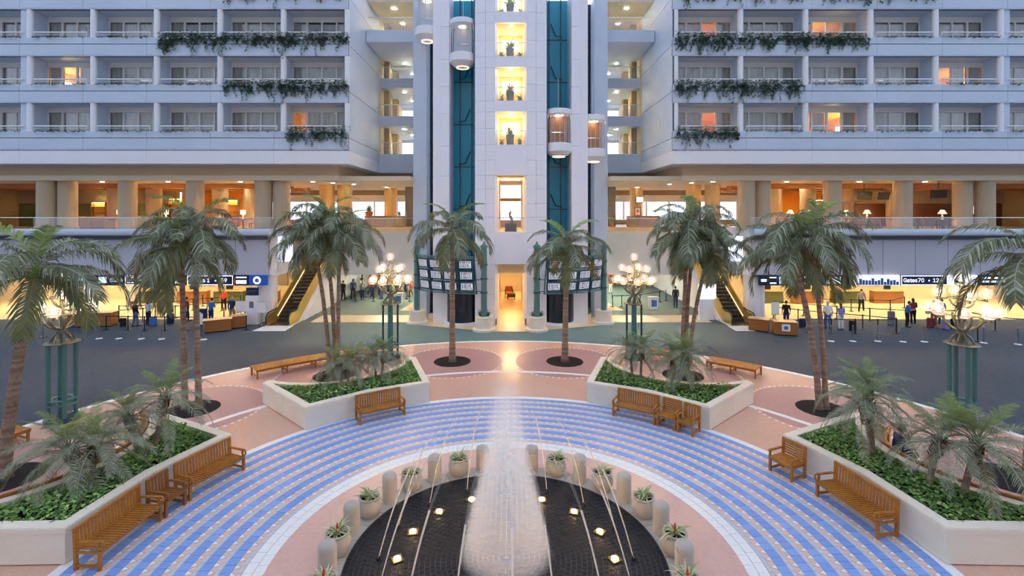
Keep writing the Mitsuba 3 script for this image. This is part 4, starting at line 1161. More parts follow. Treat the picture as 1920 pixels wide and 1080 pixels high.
# ------------------------------------------------------------------ corridor ends beside the tower
for sd in (-1, 1):
    f_ = lambda a, b: (min(sd * a, sd * b), max(sd * a, sd * b))
    W = struct('wall_corridor_left' if sd < 0 else 'wall_corridor_right', f'stacked open corridor ends {"left" if sd < 0 else "right"} of the tower')
    part(W, 'lowest_slab', cb(*f_(7.2, 11.35), 43.3, 52, 11.36, 12.99, 0.02), 'm_wall')
    for k, (zb, zt) in enumerate([(15.4, 16.27), (18.7, 19.55)]):
        part(W, 'floor_slab', cb(*f_(7.2, 11.35), 43.3, 52, zb, zt, 0.02), 'm_wall')
    part(W, 'bridge_slab', cb(*f_(6.6, 11.3), 39.2, 52, 21.3, 22.25, 0.02), 'm_wall')
    part(W, 'upper_ceiling', bx(*f_(6.6, 11.3), 39.6, 52, 24.6, 24.9), 'm_soffit')
    part(W, 'inner_jamb', bx(*f_(7.2, 8.25), 43.32, 44.2, 11.4, 21.3), 'm_wall')
    part(W, 'inner_wall', bx(*f_(7.2, 7.6), 44.2, 52, 11.4, 24.8), 'm_cream'); part(W, 'outer_wall', bx(*f_(11.2, 11.5), 43.3, 52, 11.4, 27), 'm_cream')
    part(W, 'bridge_back', bx(*f_(9.4, 11.3), 46.5, 46.7, 22.2, 24.7), 'm_taupe')
    for k, z in enumerate([12.99, 16.27, 19.55, 22.25]):
        y0 = 43.3 if k < 3 else 39.2
        for yy in (44.4, 47.6):
            part(W, 'pilaster', bx(*f_(10.75, 11.25), yy, yy + 0.7, z, z + 2.45), 'm_taupe')
        part(W, 'side_door', bx(*f_(11.10, 11.2), 45.6, 47.0, z, z + 2.1), 'm_paper')
        part(W, 'window_frame', cat([bx(*f_(7.6, 11.2), 51.8, 52, z, z + 0.25), bx(*f_(7.6, 11.2), 51.8, 52, z + 2.2, z + 2.5), bx(*f_(9.35, 9.45), 51.8, 52, z, z + 2.4)]), 'm_white')
        part(W, 'pane', bx(*f_(7.6, 11.2), 51.9, 51.91, z + 0.25, z + 2.2), 'm_glass')
        Bk = thing('corridor_balustrade', f'glass balustrade of the {["lowest", "second", "third", "topmost"][k]} corridor end {"left" if sd < 0 else "right"} of the tower', 'balustrade', 'corridor balustrades')
        xo = 11.2; xi = 8.25 if k < 3 else 6.7
        part(Bk, 'handrail', bx(*f_(xi, xo), y0 + 0.05, y0 + 0.11, z + 0.98, z + 1.03), 'm_chrome')
        part(Bk, 'glass_panel', bx(*f_(xi, xo), y0 + 0.075, y0 + 0.085, z + 0.02, z + 0.98), 'm_glass')
        for q, yy in enumerate((y0 + 1.6, y0 + 5.0)):
            tr = thing('corridor_light', f'{"front" if q == 0 else "rear"} ceiling light of the {["lowest", "second", "third", "topmost"][k]} corridor {"left" if sd < 0 else "right"} of the tower', 'ceiling light', 'corridor ceiling lights')
            put(tr, P(cyl(sd * 9.5, yy, 0, 0.03, 0.13, 14), 'm_white', emitter=glow((1, 0.76, 0.42), 620 * LAMP, 1.0)), mv(0, 0, [15.36, 18.66, 21.26, 24.56][k]))

# ------------------------------------------------------------------ tower
WT = struct('wall_tower', 'white panelled elevator tower with open balconies up its middle')
ZTOP = 24.4
cx_ = 0.03
YC = 35.5
OPEN = [(0.0, 4.31), (6.55, 10.57), (12.73, 15.06), (15.82, 18.2), (18.95, 21.33), (22.1, 24.4)]   # openings up the middle, floor and head
hw0, hw1 = 1.0, 2.55


def bulge(x):
    return YC - 0.30 * (1 - (min(abs(x - cx_), hw1) / hw1) ** 2)


def curved_slab(x0, x1, z0, z1, d=0.2, n=6, g=0.006):
    xs = np.linspace(x0 + g, x1 - g, n + 1)
    return prism(sg.Polygon([(x, bulge(x)) for x in xs] + [(x, bulge(x) + d) for x in xs[::-1]]), z0 + g, z1 - g)


part(WT, 'core', cat([bx(cx_ + s * hw1 - (0.0 if s < 0 else 1.45), cx_ + s * hw1 + (1.45 if s < 0 else 0.0), YC + 0.05, 39.5, 0, ZTOP) for s in (-1, 1)]), 'm_joint')
zcuts = sorted(set([0.02, 1.1, 2.2, 3.25, 4.31, 5.45, 6.55, 7.6, 8.6, 9.6, 10.57, 11.65, 12.73, 13.9, 15.06, 15.82, 17.0, 18.2, 18.95, 20.1, 21.33, 22.1, 23.2, 24.4]))
for s in (-1, 1):
    for z0, z1 in zip(zcuts[:-1], zcuts[1:]):
        for a, b in ((hw0 + 0.12, 1.78), (1.78, hw1)):
            lo, hi = sorted((cx_ + s * a, cx_ + s * b))
            part(WT, 'panel', curved_slab(lo, hi, z0, z1), 'm_tower')
    jamb = [(cx_ + s * (hw0 + 0.12), bulge(hw0 + .12) + 0.0), (cx_ + s * (hw0 + 0.12), YC + 1.2), (cx_ + s * (hw0 - 0.12), YC + 1.2), (cx_ + s * (hw0 - 0.05), YC + 0.25)]
    for (z0, z1) in OPEN:
        part(WT, 'jamb', prism(sg.Polygon(jamb).buffer(0.001), z0, z1), 'm_tower')
for (a, b) in [(4.31, 6.55), (10.57, 12.73), (15.06, 15.82), (18.2, 18.95), (21.33, 22.1)]:
    part(WT, 'spandrel', curved_slab(cx_ - hw0 - 0.12, cx_ + hw0 + 0.12, a, b, 0.3, 10, 0.0), 'm_tower', 30)
    part(WT, 'landing_slab', bx(cx_ - 1.2, cx_ + 1.2, YC + 0.0, 39.5, a + 0.02, b - 0.02), 'm_cream')
for k, (z0, z1) in enumerate(OPEN):
    if k == 0:
        part(WT, 'passage', cat([bx(cx_ - 1.3, cx_ - 0.95, YC + 0.6, 46, 0, 4.4), bx(cx_ + 0.95, cx_ + 1.3, YC + 0.6, 46, 0, 4.4), bx(cx_ - 1.3, cx_ + 1.3, YC + .5, 46, 3.6, 4.4), bx(-4.6, 4.6, 50, 50.2, 0, 3.2), bx(-4.6, 4.6, 46, 50, 3.0, 3.2), bx(-4.6, -4.4, 46, 50, 0, 3.2), bx(4.4, 4.6, 46, 50, 0, 3.2)]), 'm_cream')
        part(WT, 'brown_plinth', cat([bx(cx_ - 1.36, cx_ - 0.99, YC - 0.2, 38, 0, 0.42), bx(cx_ + 0.99, cx_ + 1.36, YC - 0.2, 38, 0, 0.42)]), 'm_taupe')
        continue
    if k == 1:
        part(WT, 'lobby_side', cat([bx(cx_ - 1.3, cx_ - 0.95, YC + 1, 47, 6.55, 10.6), bx(cx_ + 0.95, cx_ + 1.3, YC + 1, 47, 6.55, 10.6), bx(cx_ - 1.3, cx_ + 1.3, YC + 0.5, 47, 10.5, 10.8), bx(cx_ - 1.3, cx_ + 1.3, YC + 0.5, 47, 6.3, 6.55)]), 'm_cream')
        part(WT, 'lobby_window_frame', cat([bx(cx_ - 0.95, cx_ + 0.95, 46.9, 47, 9.0, 9.25), bx(cx_ - 0.95, cx_ + 0.95, 46.9, 47, 6.55, 7.2)]), 'm_counter_top')
        part(WT, 'lobby_pane', bx(cx_ - 0.95, cx_ + 0.95, 46.95, 46.96, 7.2, 10.5), 'm_glass')
    else:
        part(WT, 'niche', cat([bx(cx_ - 1.3, cx_ - 0.9, YC + 0.9, 38.2, z0, z1), bx(cx_ + 0.9, cx_ + 1.3, YC + 0.9, 38.2, z0, z1), bx(cx_ - 1.3, cx_ + 1.3, 38.0, 38.2, z0, z1)]), 'm_cream')
    gl = thing('niche_balustrade', f'glass rail across the tower opening, {["", "second floor", "first", "second", "third", "topmost"][k]}{" niche from below" if k > 1 else ""}', 'balustrade', 'glass rails of the tower openings')
    part(gl, 'handrail', bx(cx_ - hw0, cx_ + hw0, YC - 0.10, YC - 0.05, z0 + 0.98, z0 + 1.03), 'm_chrome')
    part(gl, 'glass_panel', bx(cx_ - hw0, cx_ + hw0, YC - 0.08, YC - 0.07, z0 + 0.01, z0 + 0.98), 'm_glass')
    nl = thing('niche_light', f'glowing panel placed for the warm glow in the tower opening, {["", "second floor", "first niche", "second niche", "third niche", "topmost niche"][k]}', 'light', 'light panels in the tower niches')
    if k > 1:
        put(nl, P(cb(cx_ - 0.62, cx_ + 0.62, 37.92, 37.98, z1 - 1.15, z1 - 0.35, 0.01), 'm_white', emitter=glow((1, 0.78, 0.42), 7 * LAMP, 0.8)))  # glowing panel placed for the white glow on the back wall
    else:
        put(nl, P(cb(cx_ - 0.7, cx_ + 0.7, 38.0, 38.6, 10.42, 10.49, 0.01), 'm_white', emitter=glow((1, 0.78, 0.42), 14 * LAMP, 0.8)))
for k, (z0, z1) in enumerate(OPEN[2:]):
    nl = thing('added_niche_downlight', f'small ceiling spot added to light the plants in the {["lowest", "second", "third", "topmost"][k]} tower niche', 'downlight', 'added ceiling spots of the tower niches')
    put(nl, P(cyl(cx_, YC + 0.45, z1 - 0.02 if k < 3 else 24.36, z1 + 0.01 if k < 3 else 24.4, 0.09, 14), 'm_white', emitter=glow((1, 0.80, 0.48), 260 * LAMP, 0.5)))  # added to light the niche plants from the front
nl = thing('niche_light', 'unseen warm ceiling light over the ground floor tower doorway', 'light', 'light panels in the tower niches')
put(nl, P(cat([cb(cx_ - 0.6, cx_ + 0.6, 38.0, 38.6, 3.52, 3.6, 0.01), cb(cx_ - 0.6, cx_ + 0.6, 47, 47.6, 2.9, 2.99, 0.01)]), 'm_white', emitter=glow((1, 0.68, 0.32), 16 * LAMP, 1.0)))  # out of view, warms the doorway and its floor
for s in (-1, 1):
    f_ = lambda a, b: (min(s * a, s * b), max(s * a, s * b))
    for i, (a, b) in enumerate(((4.39, 5.03), (5.03, 5.6))):
        for z0, z1 in zip(zcuts[:-1:2], zcuts[2::2]):
            part(WT, 'pier_panel', cb(*f_(a + 0.008, b - 0.008), 36.0 + 0.12 * i, 36.3, z0 + 0.008, z1 - 0.008, 0.006), 'm_tower')
    part(WT, 'pier_core', bx(*f_(4.41, 5.58), 36.12, 39.0, 0, ZTOP), 'm_tower')
    part(WT, 'outer_strip', cb(*f_(6.36, 7.4), 38.0, 44.0, 0, ZTOP, 0.03), 'm_wall')
    part(WT, 'shaft_back', bx(*f_(2.4, 4.45), 38.9, 39.1, 0, ZTOP), 'm_teal', label='deep teal back of the elevator shaft')
    part(WT, 'shaft_side', bx(*f_(2.58, 2.66), 36.2, 38.9, 0, ZTOP), 'm_teal_dark')
    part(WT, 'outer_shaft_back', bx(*f_(5.4, 6.5), 39.6, 39.8, 0, ZTOP), 'm_shaft_black', label='dark back of the outer elevator shaft')
    for xx in (3.0, 3.9):
        part(WT, 'guide_rail', bx(*f_(xx - 0.03, xx + 0.03), 38.7, 38.9, 0, ZTOP), 'm_shaft_black')
    for z in np.arange(1.6, ZTOP, FL):
        part(WT, 'shaft_joint', bx(*f_(2.4, 4.45), 38.86, 38.92, z, z + 0.06), 'm_shaft_black')
        part(WT, 'bracket', tube([[s * 3.1, 38.6, z + 1.2], [s * 3.5, 38.7, z + 0.3], [s * 4.0, 38.7, z + 0.2]], 0.035, 5), 'm_shaft_black')
    part(WT, 'shaft_glass', xf(lathe([(1.1, 0.12), (1.1, 2.55), (1.02, 2.6), (0.0001, 2.6)], 36), mv(s * 3.5, 36.35)), 'm_shaft_black', 40, label='dark curved glass at the foot of the shaft')
    part(WT, 'shaft_ring', xf(lathe([(0.0001, 0.0), (1.36, 0.0), (1.36, 0.10), (1.12, 0.14), (1.1, 0.14)], 40), mv(s * 3.5, 36.35)), 'm_white', 40)
# elevators
mat('m_elev_wood', '#8a5a2e', 0.4)


def elevator(x, y, z, R, lab, amber=5.0, back='m_elev_wood'):
    t = thing('glass_elevator', lab, 'elevator')
    M = mv(x, y, z)
    part(t, 'floor_band', xf(lathe([(R, 0), (R + 0.04, 0.02), (R + 0.04, 0.58), (R, 0.62), (0.0001, 0.62)], 36), M), 'm_white', 40)
    part(t, 'underside', xf(lathe([(0.0001, -0.3), (R * 0.42, -0.3), (R * 0.72, -0.24), (R + 0.02, 0.0)], 36), M), 'm_white', 40, label='tapered underside with a ring of lights')
    part(t, 'ring_light', xf(lathe([(R * 0.40, -0.36), (R * 0.52, -0.36), (R * 0.52, -0.30), (R * 0.40, -0.30), (R * 0.40, -0.36)], 30), M), 'm_white', emitter=glow((1, 0.55, 0.35), 0.5 * LAMP, 0.1))
    part(t, 'roof_band', xf(lathe([(0.0001, 2.68), (R, 2.68), (R + 0.03, 2.7), (R + 0.03, 3.0), (R, 3.06), (0.0001, 3.06)], 36), M), 'm_white', 40)
    part(t, 'glass', xf(lathe([(R, 0.62), (R, 2.68)], 36), M), 'm_glass', True)
    for q in range(9):
        a = -PI + q * PI / 8
        part(t, 'mullion', xf(cyl(R * math.cos(a), R * math.sin(a), 0.62, 2.68, 0.022, 6), M), 'm_chrome')
    part(t, 'back_panel', xf(bx(-R * 0.75, R * 0.75, 0.45, 0.52, 0.62, 2.68), M), back)
    part(t, 'hand_bar', xf(tube([[-R * 0.6, 0.38, 1.5], [R * 0.6, 0.38, 1.5]], 0.03, 6), M), 'm_chrome')
    part(t, 'ceiling_lamp', xf(cyl(0, 0.05, 2.63, 2.67, 0.3, 18), M), 'm_white', emitter=glow((1, 0.74, 0.42), amber * LAMP, 0.3))
    part(t, 'hoist', xf(cat([cyl(0.2, 0.3, 3.06, 3.3, 0.09, 10), cyl(-0.25, 0.3, 3.06, 3.3, 0.09, 10), cyl(0.0, 0.4, 3.06, 5.5, 0.02, 6)]), M), 'm_white')


elevator(-3.46, 36.25, 18.75, 0.90, 'glass elevator high in the left teal shaft, fully in view', 1.0, 'm_cloth_pale')  # pale back panel paints the bluish reflections of the glass
elevator(-6.15, 37.0, 20.9, 0.85, 'glass elevator at the top left, cut by the top edge, bottom cone in view', 1.0, 'm_cloth_pale')  # back panel pale in place of glass reflections here too
elevator(3.5, 36.25, 12.3, 0.90, 'glass elevator in the right teal shaft with amber interior')
elevator(6.15, 37.0, 12.0, 0.85, 'glass elevator at the far right of the tower, partly behind the white pier')

# ------------------------------------------------------------------ escalators
def escalator(sd):
    xc = sd * 16.2
    nm = 'left' if sd < 0 else 'right'
    t = thing('escalator', f'brass sided escalator rising from the hall floor {nm} of the tower', 'escalator')
    y0, y1, zt = 36.3, 47.6, 6.65

    def line(off, yb=35.0, ye=48.6):
        return [(yb, off), (y0, off), (y1, zt + off), (ye, zt + off)]
    for s in (-1, 1):
        x = xc + s * 0.78
        ys = [34.75] + [p[0] for p in line(0)] + [49.0]
        lo = sg.Polygon([(34.9, 0.05), (y0, 0.05), (y1, zt + 0.05), (48.5, zt + 0.05), (48.5, zt + 0.86), (y1 - 0.3, zt + 0.86), (y0 - 0.25, 0.86), (35.15, 0.86), (34.82, 0.62), (34.75, 0.4)])
        v, f = prism(lo, 0, 0.10); v = np.stack([v[:, 2] + x - 0.05, v[:, 0], v[:, 1]], 1)
        part(t, 'balustrade', (v, f), 'm_brass', label='polished brass side panel')
        path = [(34.95, 0.1), (34.72, 0.3), (34.72, 0.65), (34.95, 0.9), (35.3, 0.95), (y0 - 0.3, 0.95), (y0 + 0.2, 1.05), (y1 - 0.2, zt + 0.88), (y1 + 0.3, zt + 0.95), (48.5, zt + 0.95)]
        part(t, 'handrail', tube([(x, a, b) for a, b in path], 0.045, 8), 'm_rubber', 40, label='black rubber handrail')
        # cladding: outer side of the sloping body
        bo = sg.Polygon([(35.0, 0.0), (y0 + 0.2, 0.0), (y0 + 1.2, 0.0), (y1, zt - 0.75), (48.5, zt - 0.75), (48.5, zt + 0.05), (y1, zt + 0.05), (y0, 0.05), (35.0, 0.05)])
        v, f = prism(bo, 0, 0.08); v = np.stack([v[:, 2] + x + s * 0.06 + (0 if s > 0 else -0.08), v[:, 0], v[:, 1]], 1)
        part(t, 'side_cladding', (v, f), 'm_white')
    for s in (-1, 1):
        x = xc + s * 0.715
        part(t, 'glowing_strip', tube([(x, y0 + 0.1, 0.42), (x, y1, zt + 0.36)], 0.025, 6), 'm_white', emitter=glow((1, 0.80, 0.34), 1.0 * LAMP, 0.3), label='glowing strip along the side panel')  # self-glowing strip for the bright streaks along the brass
    n = 30
    st = (y1 - y0) / n
    for k in range(n):
        y = y0 + k * st; z = zt * k / n
        part(t, 'step', cat([bx(xc - 0.72, xc + 0.72, y, y + st, z + 0.02, z + zt / n + 0.0)]), 'm_black' if k % 2 else 'm_rubber')
    part(t, 'comb_plate', bx(xc - 0.73, xc + 0.73, 35.0, y0, 0.0, 0.03), 'm_chrome')
    part(t, 'landing', prism([(xc - 1.1, 33.5), (xc + 1.1, 33.5), (xc + 1.0, 35.0), (xc - 1.0, 35.0)], 0.0, 0.02), 'm_white_stone', label='white stone landing at the foot')
    # closed wedge under the stair towards the tower
    wd = sg.Polygon([(36.9, 0.0), (43.2, 0.0), (43.2, (43.2 - y0) * zt / (y1 - y0) - 0.1), (37.0, 0.1)])
    v, f = prism(wd, 0, 0.1); xx = xc - sd * 0.95
    v = np.stack([v[:, 2] + xx - 0.05, v[:, 0], v[:, 1]], 1)
    part(t, 'under_wall', (v, f), 'm_white', label='white wall closing the space under the stair')


escalator(-1); escalator(1)


# ------------------------------------------------------------------ flight information boards
def screen_rows(r, w, h):
    """rows of small dark print on a bright screen"""
    ms = []
    for i in range(5):
        z = h / 2 - (i + 0.9) * h / 5.4; x = -w / 2 + 0.03
        for q in (0.10, 0.20, 0.08, 0.12):
            L = q * w * r.uniform(1.0, 1.9); ms.append(bx(x, min(x + L, w / 2 - 0.02), -0.012, -0.006, z, z + h * 0.10)); x += L + 0.05 * w
            if x > w / 2 - 0.08:
                break
    return P(cat(ms), 'm_navy')


ROWS = [screen_rows(random.Random(q), 0.78, 0.46) for q in range(4)]
bez = P(cat([cb(-0.50, 0.50, -0.03, 0.14, -0.335, 0.335, 0.03)]), 'm_teal_deep')
scr = P(bx(-0.40, 0.40, -0.036, -0.028, -0.235, 0.235), 'm_black')
STRIPE = {}
for sd in (-1, 1):
    nm = 'left' if sd < 0 else 'right'
    A, B_ = np.array([sd * 6.42, 35.75]), np.array([sd * 2.32, 33.95])
    t = thing('flight_board', f'curved teal framed board of twelve flight screens, {nm} of the tower door, behind a palm', 'flight board')
    dv = (B_ - A) / np.linalg.norm(B_ - A); nrm = np.array([dv[1], -dv[0]])
    if nrm[1] > 0:
        nrm = -nrm
    tilt = 0.16

    def at_board(s, h, off=0.0):
        q = A + (B_ - A) * s + nrm * (0.45 * (1 - (2 * s - 1) ** 2) + off + (h - 2.4) * tilt)
        return np.array([q[0], q[1], h])
    for c in range(4):
        s = (c + 0.5) / 4
        d = at_board(s + .02, 3) - at_board(s - .02, 3); ang = math.atan2(d[1], d[0])
        if sd > 0:
            ang += PI
        for r_ in range(3):
            M = mv(*at_board(s, 2.92 + 0.76 * r_), ang) @ rot([1, 0, 0], math.atan(tilt))
            partp(t, 'bezel', bez, M)
            k = partp(t, 'screen', scr, M, emitter=glow((0.86, 0.85, 1.0), 0.62 * SCREEN, 0.1))
            put(key(k + '__print_rows'), ROWS[(c + r_) % 4], M @ mv(0, -0.028, 0)); tag(list(scene)[-1], None, None, None, 'stuff')
    for h in (2.42, 2.55, 4.86, 4.96):
        part(t, 'curved_bar', tube([at_board(s, h, -0.02) for s in np.linspace(-0.01, 1.01, 14)], 0.045, 6), 'm_teal_paint', 40)
    for s in (-0.01, 0.25, 0.5, 0.75, 1.01):
        part(t, 'upright', tube([at_board(s, 2.42, 0.02), at_board(s, 4.96, 0.02)], 0.045, 6), 'm_teal_deep', 40)
    for (x, y, hh, w) in ((sd * 6.72, 36.0, 5.45, 'outer'), (sd * 1.78, 33.75, 5.6, 'inner')):
        p = thing('board_post', f'teal post on a round white base at the {w} end of the {nm} flight board', 'post', 'posts of the flight boards')
        part(p, 'shaft', cat([cyl(x, y, 0.9, hh, 0.2, 8)]), 'm_teal_paint')
        for z in (2.5, 3.45, 4.4):
            part(p, 'collar', cyl(x, y, z, z + 0.09, 0.245, 16), 'm_teal_deep')
        part(p, 'finial', xf(lathe([(0.26, hh), (0.26, hh + 0.08), (0.1, hh + 0.22), (0.07, hh + 0.32), (0.0001, hh + 0.42)], 12), mv(x, y)), 'm_teal_paint')
        part(p, 'base', xf(lathe([(0.0001, 0.007), (0.78, 0.007), (0.78, 0.14), (0.70, 0.17), (0.56, 0.18), (0.56, 0.52), (0.57, 0.54), (0.56, 0.56), (0.56, 0.86), (0.60, 0.88), (0.60, 0.94), (0.0001, 0.94)], 36), mv(x, y)), 'm_planter', 40)
        for z, s in ((4.7, 0), (3.4, 0), (2.6, 0)):
            e = at_board(-0.01 if w == 'outer' else 1.01, z)
            part(p, 'bracket', tube([[x, y, z], e], 0.025, 5), 'm_teal_deep')
        if w == 'inner':
            bl = []
            for q in range(40):
                bl.append(blade(rnd.uniform(.3, .55), 0.06, rnd.uniform(0.7, 1.5), rnd.uniform(0, 6.28), rnd.uniform(.3, 1), np.array([x + rnd.uniform(.1, .35) * (1 if rnd.random() > .5 else -1), y + rnd.uniform(0, .3), 0.93]), (0.10, 0.16, 0.07)))
            k = thing('base_plant', f'small dark green plant on the inner post base of the {nm} flight board', 'plant'); put(k, leaves(bl))

# ------------------------------------------------------------------ hanging signs over the ticket halls
mat('m_sign_blue', '#2d62c8', 0.4)


def sign(x0, x1, name_, label, base, text=(), border=False, power=0.0, tcol='m_paper'):
    t = thing(name_, label, 'sign')
    y = 35.74
    if base == 'white':
        part(t, 'panel', cb(x0 + .01, x1 - .01, y, y + 0.15, 2.74, 3.46, 0.01), 'm_paper', emitter=glow((0.88, 0.9, 1.0), 0.8 * SCREEN, 0.1))
    else:
        part(t, 'panel', cb(x0 + .01, x1 - .01, y, y + 0.15, 2.74, 3.46, 0.01), 'm_sign_blue' if base == 'blue' else 'm_navy')
    if border:
        part(t, 'lit_border', cat([bx(x0 + .02, x1 - .02, y - 0.012, y - 0.002, a, b) for a, b in ((2.75, 2.82), (3.38, 3.45))] + [bx(a, b, y - 0.012, y - 0.002, 2.76, 3.44) for a, b in ((x0 + .02, x0 + .08), (x1 - .08, x1 - .02))]), 'm_paper', emitter=glow((0.9, 0.92, 1.0), SCREEN, 0.05))
    for (s, fx, z, h) in text:
        v, f = tri(meshkit.text_mesh(s, h, 0.006, True))
        v = v - [(v[:, 0].min() + v[:, 0].max()) / 2, 0, 0]
        v = np.stack([v[:, 0] + x0 + (x1 - x0) * fx, y - 0.008 - v[:, 2], v[:, 1] + z], 1)
        lit = tcol == 'm_paper'
        part(t, 'lettering', (v, f), tcol, **({'emitter': glow((0.9, 0.93, 1.0), 1.2 * SCREEN, 0.05)} if lit else {}))
    return t


def bars(t, rects, y=35.73, colr=(0.55, 0.85, 1.0), pw=1.0, nm='lit_lines'):
    part(t, nm, cat([bx(a, b, y - 0.012, y, c, d) for a, b, c, d in rects]), 'm_paper', emitter=glow(colr, pw * SCREEN, 0.05))


t = sign(-33.6, -29.6, 'hanging_sign', 'dark sign with small lit text behind the left edge palm', 'navy'); bars(t, [(-33 + .45 * q, -32.7 + .45 * q, 3.05, 3.25) for q in range(6)])
t = sign(-29.5, -27.6, 'hanging_sign', 'dark blue sign with a pale cyan panel, right of the left edge palm', 'navy'); bars(t, [(-29.4, -28.85, 2.9, 3.35), (-28.6, -28.05, 3.0, 3.08), (-28.6, -28.05, 3.16, 3.24)]); part(t, 'emblem', xf(cyl(0, 0, 0, 0.02, 0.17, 20), mv(-27.85, 35.73, 3.1) @ rot([1, 0, 0], PI / 2)), 'm_paper')
t = sign(-27.55, -25.9, 'hanging_sign', 'white bordered sign with three lines of lit text over the left queue', 'navy', border=True); bars(t, [(-27.4, -26.4, 3.24, 3.33), (-27.4, -26.2, 3.08, 3.16), (-27.4, -26.9, 2.9, 2.98)], colr=(.95, .97, 1.0))
t = sign(-25.85, -24.2, 'hanging_sign', 'dark sign with a white icon left of the two trunked palm', 'navy'); bars(t, [(-25.6, -25.35, 2.85, 3.35), (-24.9, -24.83, 3.07, 3.14)], colr=(.95, .97, 1))
t = sign(-24.15, -23.2, 'hanging_sign', 'dark blue sign with a glowing cyan square, left of the gates sign', 'navy'); bars(t, [(-23.95, -23.4, 2.88, 3.36)])
sign(-23.1, -19.8, 'gate_sign', 'dark gates sign with a white lit border in the left hall', 'navy', [('Gates', 0.24, 2.97, 0.27), ('1', 0.46, 2.97, 0.27), ('•', 0.62, 2.97, 0.27), ('59', 0.80, 2.97, 0.27)], True)
t = sign(-19.7, -18.75, 'hanging_sign', 'dark sign with cyan text lines beside the blue round emblem sign', 'navy'); bars(t, [(-19.6, -18.85, 3.26, 3.36), (-19.6, -18.85, 2.85, 3.12)])
t = sign(-18.7, -17.35, 'emblem_sign', 'bright blue sign with a white round emblem, right end of the left signs', 'blue')
part(t, 'emblem', xf(lathe([(0.16, 0), (0.28, 0), (0.28, .02), (0.16, .02), (0.16, 0)], 28), mv(-18.1, 35.735, 3.1) @ rot([1, 0, 0], PI / 2)), 'm_paper', emitter=glow((1, 1, 1), SCREEN, .05))
part(t, 'emblem_mark', cat([xf(arcb(0.09, -0.6, PI, 0.02, 0, 0.025, 10), mv(-18.1, 35.72, 3.12)), xf(cyl(0, 0, -0.1, 0.0, 0.022, 8), mv(-18.1, 35.72, 3.06))]), 'm_paper')
t = sign(17.75, 20.1, 'hanging_sign', 'dark sign with cyan glow at the inner end of the right sign row', 'navy'); bars(t, [(17.9, 18.3, 3.0, 3.2), (18.5, 19.0, 2.85, 2.95), (18.5, 19.0, 3.25, 3.35), (19.2, 19.8, 2.85, 3.35)], colr=(.75, .92, 1))
t = sign(20.2, 24.4, 'hanging_sign', 'long dark sign with cyan panels behind the two trunked palm on the right', 'navy'); bars(t, [(21.0, 21.8, 2.82, 2.95), (21.0, 21.8, 3.25, 3.38), (22.6, 23.6, 2.85, 3.35)], colr=(.7, .9, 1))
t = sign(24.5, 27.85, 'picture_sign', 'pale blue skyline picture panel left of the gates sign', 'white'); part(t, 'skyline', cat([bx(24.7 + .22 * q, 24.88 + .22 * q, 35.725, 35.738, 2.78, 2.9 + .22 * abs(math.sin(q * 1.7)) + .08 * (q % 3)) for q in range(14)]), 'm_cloth_blue')
sign(27.9, 31.25, 'gate_sign', 'dark gates sign with a white lit border in the right hall', 'navy', [('Gates', 0.20, 2.97, 0.27), ('70', 0.43, 2.97, 0.27), ('•', 0.60, 2.97, 0.27), ('129', 0.78, 2.97, 0.27)], True)
t = sign(31.3, 33.4, 'icon_sign', 'white sign with a dark icon right of the gates sign', 'white'); part(t, 'icon', xf(cyl(0, 0, 0, .02, .2, 18), mv(31.9, 35.735, 3.1) @ rot([1, 0, 0], PI / 2)), 'm_navy')
t = sign(33.5, 36.8, 'hanging_sign', 'dark sign with cyan text at the right edge of the picture', 'navy'); bars(t, [(33.7, 35.2, 3.2, 3.34), (33.7, 35.6, 2.95, 3.08)])
# the kiosk with a name board at the left
t = thing('kiosk', 'white information kiosk with a dark name board beside the left escalator pier', 'kiosk')
part(t, 'cabinet', cb(-18.75, -17.85, 35.35, 35.7, 0, 2.05, 0.02), 'm_white'); part(t, 'name_board', cb(-18.7, -17.9, 35.38, 35.62, 2.08, 2.62, 0.02), 'm_navy')
v, f = tri(meshkit.text_mesh('HYATT', 0.15, 0.006)); part(t, 'lettering', np.array(0) if False else (np.stack([v[:, 0] - 18.3 - (v[:, 0].max()) / 2, 35.372 - v[:, 2], v[:, 1] + 2.28], 1), f), 'm_chrome')
part(t, 'phone_panel', cb(-18.45, -18.15, 35.33, 35.36, 1.2, 1.65, 0.01), 'm_cloth_grey')


# ------------------------------------------------------------------ queue posts with belts
def stanchion(x, y, nxt, label, chrome=False, h=0.98):
    t = thing('stanchion', label, 'queue post', 'queue posts')
    m = 'm_chrome' if chrome else 'm_black'
    part(t, 'pole', cyl(x, y, 0.03, h, 0.034, 8), m); part(t, 'base', xf(lathe([(0.0001, 0.0), (0.19, 0.0), (0.19, 0.02), (0.04, 0.045), (0.0001, 0.045)], 16), mv(x, y)), 'm_paper' if chrome else 'm_black')
    if nxt is not None:
        d = np.array(nxt) - [x, y]; L = np.linalg.norm(d); a = math.atan2(d[1], d[0])
        part(t, 'belt', xf(bx(0.03, L - 0.03, -0.004, 0.004, h - 0.09, h - 0.04), mv(x, y, 0, a)), 'm_rubber')


